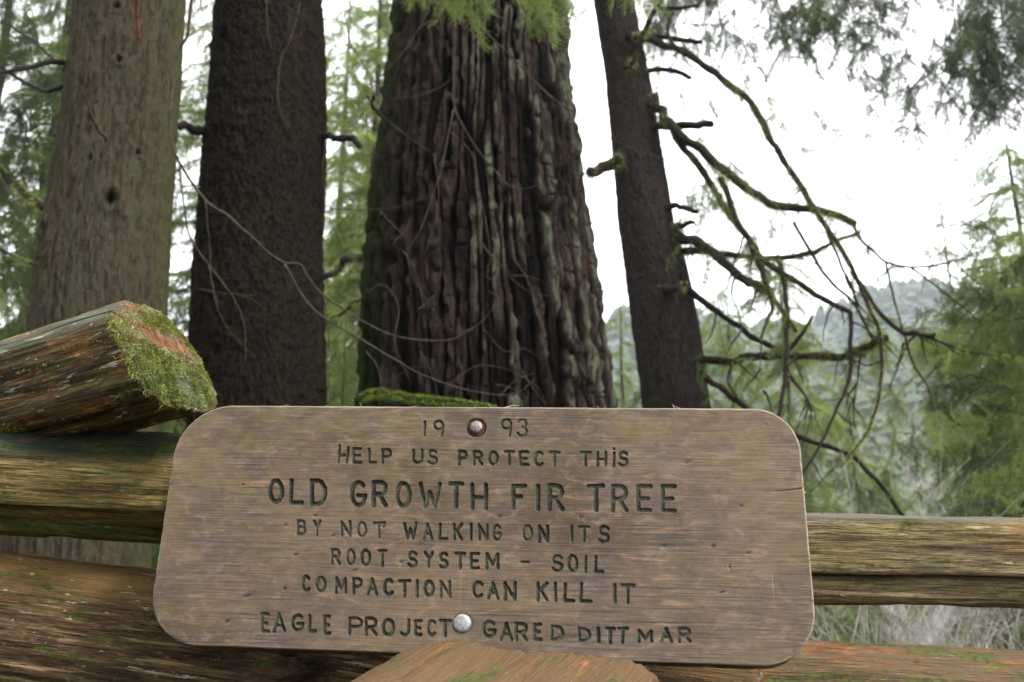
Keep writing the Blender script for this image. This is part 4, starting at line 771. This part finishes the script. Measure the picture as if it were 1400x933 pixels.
def conifer(x, y, z0, h, r, key, label, name='hemlock_tree', nb=48, crown=.15, cr=1.9, tm=None, grp='conifers behind the fence', lo=None, hi=None, sz=1.0):
    t = empty(name, (x, y, z0)); tag(t, label, 'tree', grp); straight_trunk(t, h, r, tm or MBD_S)
    lo = crown*h if lo is None else lo; hi = h if hi is None else hi
    for i in range(nb):
        u = (i+.5)/nb; z = lo+(hi-lo)*u; s = max(.5, cr*(1-.75*(z/h)))*rnd.uniform(.7, 1.15)*sz; yaw = i*2.399+rnd.uniform(-.4, .4)
        f0 = rnd.choice([0, 0, .35, .6])*s
        put_spray(t, SPR[key][rnd.randrange(4)], (x+math.cos(yaw)*f0, y+math.sin(yaw)*f0, z0+z), yaw+rnd.uniform(-.3, .3), rnd.uniform(.0, .5), rnd.uniform(-.5, .5), s*(1 if f0 == 0 else .7))
    return t
MBD_S = mat_plain('distant_bark', (.030, .024, .020), (.075, .060, .048), 14)

for x_, _ in SPRLATE:                   # living sprays on the dead looking boughs
    pts = B4[rnd.choice([1, 2, 3, 4, 5, 8, 9, 13, 16, 18, 20])][0]; k = rnd.randrange(1, len(pts)-1); p = P(pts[k][0]+rnd.uniform(-12, 12), pts[k][1]+rnd.uniform(-4, 10), 6.9)
    if pts[k][0] > 925: put_spray(t4, SPR[rnd.choice(['bright', 'mid'])][rnd.randrange(4)], p, rnd.choice([0, math.pi])+rnd.uniform(-.7, .7), rnd.uniform(.1, 1.3), rnd.uniform(-1, 1), rnd.uniform(24, 62)*6.9/FP, 'spray')

# ------------------------------------------------------------------ terrain
def gz(x, y):
    x = np.asarray(x, float); y = np.asarray(y, float)
    near = .05*noise(np.stack([x*.6, y*.6, x*0], -1), 3)
    dip = -2.2*sm(8, 20, y+.12*x)
    rise = sm(22, 60, y)*(y-22)*.17+sm(50, 170, y)*(y-50)*.15
    ridge = rise*(1.03+.20*np.tanh((x-10)/90.))+sm(60, 200, y)*9*noise(np.stack([x/38., y/60., x*0], -1), 9)
    return near+dip+np.minimum(ridge, 105+15*np.tanh((x-10)/90.))-np.maximum(0, -y-3)*.05
us = np.sinh(np.linspace(-4.2, 4.2, 150))*22/np.sinh(4.2)*18; vs = np.concatenate([-np.sinh(np.linspace(3.2, .05, 24))*20/np.sinh(3.2)*9, np.sinh(np.linspace(.0, 5, 150))*600/np.sinh(5)])
GX, GY = np.meshgrid(us, vs); V = np.stack([GX, GY, gz(GX, GY)], -1).reshape(-1, 3)
mg = M('forest_floor', .95, .1); ng = mg.noise(mg.map(), 1.3, 7, .7); nf2 = mg.noise(mg.map(), .05, 5, .6); n3 = mg.noise(mg.map(), 14, 4, .7)
cg = mg.mix(mg.ramp(ng, .4, .6), (.050, .036, .022), (.060, .078, .022)); cg = mg.mix(mg.ramp(n3, .45, .65), cg, (.085, .060, .036))
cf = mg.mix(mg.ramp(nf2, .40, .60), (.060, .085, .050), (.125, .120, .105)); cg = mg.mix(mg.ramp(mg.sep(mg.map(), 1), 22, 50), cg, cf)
gr = mesh('ground', V, gridfaces(len(vs), len(us)), mg.out(cg, mg.bump(ng, .8, .1))); tag(gr, kind='structure')

# far wooded slope as one mass
def far_forest(n, seed):
    r_ = np.random.default_rng(seed); Vs = []; Fs = []; k = 0
    for i in range(n):
        y = 60+260*r_.random()**1.1; x = r_.uniform(-.55, .62)*y; h = r_.uniform(4, 8); w = h*r_.uniform(.28, .5); z = float(gz(x, y))-.5; nr_, ns = 7, 7
        vv = []
        for a in range(nr_):
            u = a/(nr_-1); rr = w*(1-u*u)**.7*(1+.2*(a % 2))*min(1, .4+u*4)+.02; ph = r_.uniform(0, 6)
            for b in range(ns): q_ = rr*r_.uniform(.55, 1.25); vv.append((x+q_*math.cos(ph+b*2*math.pi/ns), y+q_*math.sin(ph+b*2*math.pi/ns), z+h*(.08+.92*u)-.3*q_))
        Vs.append(vv); Fs.append(gridfaces(nr_, ns, True)+k); k += nr_*ns
    return np.concatenate([np.array(v_) for v_ in Vs]), np.concatenate(Fs)
v, f = far_forest(3200, 4); mf = M('far_forest', .9, .1); nn = mf.noise(mf.map(), .09, 4, .6); n4 = mf.noise(mf.map(), 1.2, 3, .6)
o = mesh('far_forest', v, f, mf.out(mf.mix(mf.ramp(n4, .35, .65), mf.mix(mf.ramp(nn, .4, .6), (.045, .080, .030), (.120, .115, .085)), (.070, .100, .045))), smooth=False); tag(o, 'wooded far slope rising beyond the valley', 'forest', kind='stuff')

# ------------------------------------------------------------------ background conifers
def at(px, py, Y): p = P(px, py, Y); return float(p[0]), float(gz(p[0], Y))
BG = [ # px, Y, height, r, kind, nb, cr, label
 (-60, 9.5, 9, .13, 'dark', 90, 1.5, 'dark conifer at the left edge of the photo, behind the pale trunk'),
 (30, 13, 13, .16, 'mid', 260, 2.4, 'bushy green conifer filling the gap left of the pale trunk'),
 (-150, 12, 12, .14, 'bright', 90, 2.2, 'green conifer mostly cut by the left photo edge'),
 (262, 14, 13, .15, 'mid', 275, 2.0, 'green conifer seen in the slit between the two left trunks'),
 (500, 12, 10, .12, 'bright', 290, 1.9, 'light green conifer hugging the left flank of the massive fir'),
 (455, 18, 15, .14, 'mid', 280, 2.9, 'light green conifer beside the right edge of the dark straight trunk'),
 (530, 26, 19, .18, 'grey', 220, 3.4, 'greyish conifer between the dark trunk and the massive fir, behind the brighter ones'),
 (400, 11, 4.2, .07, 'bright', 120, 1.3, 'low bright green conifer behind the dark straight trunk'),
 (100, 20, 17, .2, 'bright', 170, 2.8, 'tall conifer hidden mostly by the pale knotty trunk'),
 (850, 18, 9.2, .10, 'bright', 130, 1.7, 'bright green young conifer between the massive fir and the slim trunk'),
 (1000, 16, 8.2, .09, 'mid', 150, 1.6, 'green conifer directly right of the slim leaning trunk'),
 (1075, 13, 7.0, .07, 'bright', 190, 1.5, 'small bright conifer behind the rounded right corner of the sign'),
 (1155, 19, 8.6, .10, 'mid', 190, 1.7, 'green conifer under the mossy hanging branches'),
 (1290, 34, 13.5, .16, 'grey', 130, 2.6, 'misty conifer in the valley right of the branches'),
 (1420, 14, 9.4, .14, 'mid', 280, 2.3, 'large green conifer filling the right edge above the fence'),
 (1375, 20, 9.4, .15, 'bright', 240, 2.6, 'light green conifer behind the large one at the right edge'),
 (1312, 30, 17, .12, 'grey', 70, 1.3, 'thin pointed conifer top against the white sky at right')]
for px, Y, h, r, key, nb, cr_, lab in BG:
    x, z0 = at(px, 500, Y); conifer(x, Y, z0, h, r, key, lab, nb=nb, cr=cr_, crown=.05)

# unseen conifers added beside and behind the camera to hold the clearing in half shade
for x, y, h, cr_, lab in ((-4.5, -3.5, 15, 3.0, 'tall shade conifer added out of view behind the camera on the left'), (-1.5, -7, 17, 3.2, 'tall shade conifer added out of view straight behind the camera'), (-6, 1.5, 15, 2.6, 'shade conifer added out of view left of the fence'),
                        (3.4, -13, 14, 3.0, 'tall shade conifer added out of view behind the camera on the right'), (-3.2, -11, 18, 3.6, 'shade conifer added out of view further behind the camera'), (1.2, -9.5, 16, 2.6, 'slender shade conifer added out of view behind the camera'), (-3, -1.2, 13, 2.0, 'slender shade conifer added out of view close to the left of the camera')):
    conifer(x, y, 0, h, .2, 'dark', lab, nb=200, cr=cr_, crown=.12, grp='unseen conifers added for shade')

# trees whose trunks stand outside the picture and whose boughs reach in
def reaching(px_tr, Y, h, r, keys, label, sprays, name='hemlock_tree'):
    x = P(px_tr, 300, Y)[0]; t = empty(name, (x, Y, float(gz(x, Y)))); tag(t, label, 'tree'); straight_trunk(t, h, r, MBD_S)
    for (px, py, sx, ang, dr) in sprays:        # spray root px,py, screen size, direction angle on screen (deg, 0 right, 90 down)
        key = rnd.choice(keys.split('|')); p = P(px, py, Y+rnd.uniform(-.7, .7)); s = sx*Y/FP
        yaw = 0 if math.cos(rad(ang)) >= 0 else math.pi; pit = rad(ang) if yaw == 0 else rad(180-ang)
        put_spray(t, SPR[key][rnd.choice([0, 0, 1, 1, 2, 3])], p, yaw+rnd.uniform(-.8, .8), pit, rnd.uniform(-1.6, 1.6), s)
    return t
sp = []
for i in range(300):                     # ragged canopy edge across the upper right
    px = rnd.uniform(880, 1460); lim = 75+70*sm(1150, 1300, px)+60*math.exp(-((px-1290)/70)**2); py = rnd.uniform(-90, lim-25); sp.append((px, py, rnd.uniform(35, 95), rnd.uniform(0, 180), 0))
for i in range(60): px = rnd.uniform(1270, 1450); py = rnd.uniform(-40, 110); sp.append((px, py, rnd.uniform(60, 120), rnd.uniform(50, 130), 0))
sp += [(1290, 110, 80, 80, 0), (1335, 120, 80, 75, 0), (1262, 160, 75, 95, 0), (1385, 60, 90, 100, 0), (1110, 145, 45, 30, 0), (1095, 200, 40, 10, 0), (1150, 20, 90, 120, 0), (1020, 60, 80, 110, 0), (960, 40, 80, 70, 0), (1215, 70, 60, 85, 0)]
reaching(1750, 9.5, 14, .22, 'grey|grey|dark', 'conifer with ragged drooping boughs hanging into the white sky at the upper right', sp)
sp = []
for i in range(105):                    # thin curtain of sprays behind the mossy dead branches
    px = rnd.uniform(860, 1330); py = rnd.uniform(425+.0*px, 690); sp.append((px, py, rnd.uniform(40, 95), rnd.uniform(10, 170), 0))
for i in range(46): sp.append((rnd.uniform(860, 1060), rnd.uniform(20, 420), rnd.uniform(35, 70), rnd.uniform(20, 160), 0))
for i in range(24): sp.append((rnd.uniform(1060, 1200), rnd.uniform(130, 330), rnd.uniform(22, 42), rnd.uniform(20, 160), 0))
reaching(1640, 11, 12, .14, 'bright|mid|grey', 'thin conifer whose loose yellow green sprays spread behind the mossy dead branches', sp)
sp = []
for i in range(260):                     # mass of boughs at the right edge
    py = rnd.uniform(300, 720); px = rnd.uniform(1330-60*math.sin((py-300)/130.), 1520); sp.append((px+40, py, rnd.uniform(50, 110), rnd.uniform(140, 215), 0))
reaching(1700, 8.5, 8, .16, 'mid|dark|mid|bright', 'near conifer whose layered green boughs enter from the right edge', sp)
sp = []
for px, py, s_, a in ((560,-60,80,80),(590,-50,80,100),(640,-40,95,95),(615,-60,100,85),(545,-45,70,110),(680,-60,80,80),(720,-55,90,95),(745,-50,85,80),(760,-60,90,100),(650,-70,110,70),(590,-70,90,90),(700,-80,100,100),(735,-20,75,100),(770,-40,70,80),(640,0,60,95),(820,-60,60,90),(850,-60,70,70),(880,-60,70,100)):
    sp.append((px, py, s_, a, 0))
t = reaching(1130, 4.4, 9, .10, 'bright', 'small conifer whose bright green spray tips hang before the top of the massive fir', [])
t.location.x = P(1560, 300, 4.4)[0]
for ch in list(t.children): bpy.data.objects.remove(ch)
straight_trunk(t, 9, .10, MBD_S)
for (px, py, sx, ang, _) in [(a+dx, b+rnd.uniform(-10, 58), c*rnd.uniform(.5, .9), d, e) for (a, b, c, d, e) in sp for dx in (-14, 0, 12, 20)]:
    p = P(px, py, 4.4+rnd.uniform(-.3, .3)); s = sx*4.4/FP; yaw = 0 if math.cos(rad(ang)) >= 0 else math.pi; pit = rad(ang) if yaw == 0 else rad(180-ang)
    put_spray(t, SPR['bright'][rnd.randrange(4)], p, yaw+rnd.uniform(-.5, .5), pit, rnd.uniform(-.6, .6), s)
sup = [P(1560, -300, 4.4), P(1200, -160, 4.4), P(900, -100, 4.4), P(700, -85, 4.4), P(540, -70, 4.4)]; tube(sup, .03, .006, 'limb', MTW, t, 6)
sp = []
for i in range(60): sp.append((rnd.uniform(-60, 70), rnd.uniform(-60, 430), rnd.uniform(60, 130), rnd.uniform(0, 180), 0))
reaching(-330, 8.0, 12, .15, 'dark', 'shadowy conifer whose boughs hang at the left edge before the brighter trees', sp)

# ------------------------------------------------------------------ grey leafless brush below the fence line at right
MGT = mat_plain('grey_twig', (.24, .215, .20), (.46, .43, .40), 10)
def brush_mesh(seed, n=46, h=2.2):
    r_ = np.random.default_rng(seed); Vs = []; Fs = []; k = 0
    def stick(a, b, r0):
        nonlocal k
        d = b-a; u = np.cross(d, [.3, .8, .2]); u /= np.linalg.norm(u)+1e-9; v_ = np.cross(d, u); v_ /= np.linalg.norm(v_)+1e-9
        for p, r in ((a, r0), (b, r0*.65)):
            for t in (0, 2.09, 4.19): Vs.append(p+(u*math.cos(t)+v_*math.sin(t))*r)
        Fs.extend([[k+i, k+(i+1) % 3, k+3+(i+1) % 3, k+3+i] for i in range(3)]); k += 6
    for i in range(n):
        a = r_.uniform(0, 2*math.pi); p = np.array([r_.normal()*.12, r_.normal()*.12, 0.]); d = np.array([math.cos(a)*r_.uniform(.1, .9), math.sin(a)*r_.uniform(.1, .9), 1.]); rr = r_.uniform(.006, .013); L_ = h*r_.uniform(.5, 1.1)
        for s_ in range(6):
            q_ = p+d/np.linalg.norm(d)*L_/6; stick(p, q_, rr); rr *= .8
            if s_ > 0:
                for _ in range(2):
                    e = d/np.linalg.norm(d)+r_.normal(size=3)*.6; e1 = q_+e*L_*.13; stick(q_, e1, rr*.5); e2 = e1+(e+r_.normal(size=3)*.4)*L_*.09; stick(e1, e2, rr*.35)
            p = q_; d = d+r_.normal(size=3)*.16; d[2] -= .07*s_*(1 if r_.random() < .5 else 0)
    return np.array(Vs), np.array(Fs)
BM = []
for k in range(3): v, f = brush_mesh(50+k); o = mesh('bare_shrub', v, f, MGT, smooth=False); BM.append(o.data); bpy.data.objects.remove(o)
def shrub(px, Y, s, lab, dz=0):
    x = float(P(px, 700, Y)[0]); o = bpy.data.objects.new('bare_shrub', BM[rnd.randrange(3)]); C.objects.link(o); o.location = (x, Y, float(gz(x, Y))+dz); o.scale = (s, s, s); o.rotation_euler = (0, 0, rnd.uniform(0, 6))
    tag(o, lab, 'shrub', 'grey leafless shrubs below the fence'); return o
shrub(1275, 5.6, .78, 'pale grey leafless shrub seen between the two right fence rails, nearest the middle')
shrub(1375, 6.2, .85, 'pale grey leafless shrub between the right rails at the photo edge')
shrub(1180, 6.6, .85, 'grey leafless shrub between the right rails next to the sign edge')
SL = {1120: 'just right of the sign corner, above the rail', 1210: 'above the middle of the right rail, low down', 1300: 'above the right rail, left of the dense boughs', 1400: 'above the right rail at the photo edge', 1180: 'on the slope below the tip of the thick mossy branch', 1250: 'on the slope right of the lowest hanging twig', 1330: 'on the slope against the right hand boughs', 1150: 'higher on the slope behind the drooping mossy twigs', 1230: 'higher on the slope in the open grey patch', 1290: 'higher on the slope at the right of the grey patch', 1000: 'on the slope behind the slim leaning trunk'}
for i, (px, Y, s) in enumerate([(1120, 16, 1.6), (1210, 15, 1.7), (1300, 17, 1.9), (1400, 14, 1.7), (1180, 24, 2.6), (1250, 28, 2.8), (1330, 26, 2.8), (1150, 34, 3.0), (1230, 38, 3.4), (1290, 44, 3.6), (1200, 50, 4), (1260, 56, 4.2), (1100, 46, 3.6), (1340, 52, 4), (1000, 40, 3), (1180, 62, 4.4), (1310, 66, 4.6)]):
    shrub(px, Y, s, 'grey leafless brush on the valley slope seen beyond the right rail' if Y > 45 else '%s leafless shrub %s' % ('low grey' if s < 1.8 else 'tall grey' if s < 2.9 else 'large misty grey', SL[int(px)]))
# low green understorey showing through the gaps at left
for px, Y, h, lab in ((215, 8, 3.3, 'little green conifer seen in the gap under the mossy log end'), (470, 9.5, 4.3, 'little green conifer just above the sign edge beside the dark trunk'), (20, 8.5, 3.6, 'little green conifer low at the left edge behind the rails')):
    x, z0 = at(px, 500, Y); conifer(x, Y, z0, h, .03, 'mid', lab, nb=95, cr=1.15, crown=.05, grp='low green conifers')

# ------------------------------------------------------------------ air
HZ = True
if HZ:
    x0, x1, y0, y1, z0, z1 = -420, 420, -60, 640, -20, 150
    V = [(x, y, z) for x in (x0, x1) for y in (y0, y1) for z in (z0, z1)]; F_ = [(0, 1, 3, 2), (4, 6, 7, 5), (0, 4, 5, 1), (2, 3, 7, 6), (0, 2, 6, 4), (1, 5, 7, 3)]
    hm = bpy.data.materials.new('haze'); hm.use_nodes = True; t_ = hm.node_tree; t_.nodes.clear(); pv = t_.nodes.new('ShaderNodeVolumePrincipled'); ou = t_.nodes.new('ShaderNodeOutputMaterial')
    pv.inputs['Color'].default_value = (.82, .90, 1, 1); pv.inputs['Density'].default_value = .0008; pv.inputs['Anisotropy'].default_value = .2; t_.links.new(pv.outputs[0], ou.inputs['Volume'])
    o = mesh('haze', V, F_, hm, smooth=False); tag(o, 'thin pale mist in the valley air', 'haze', kind='stuff')
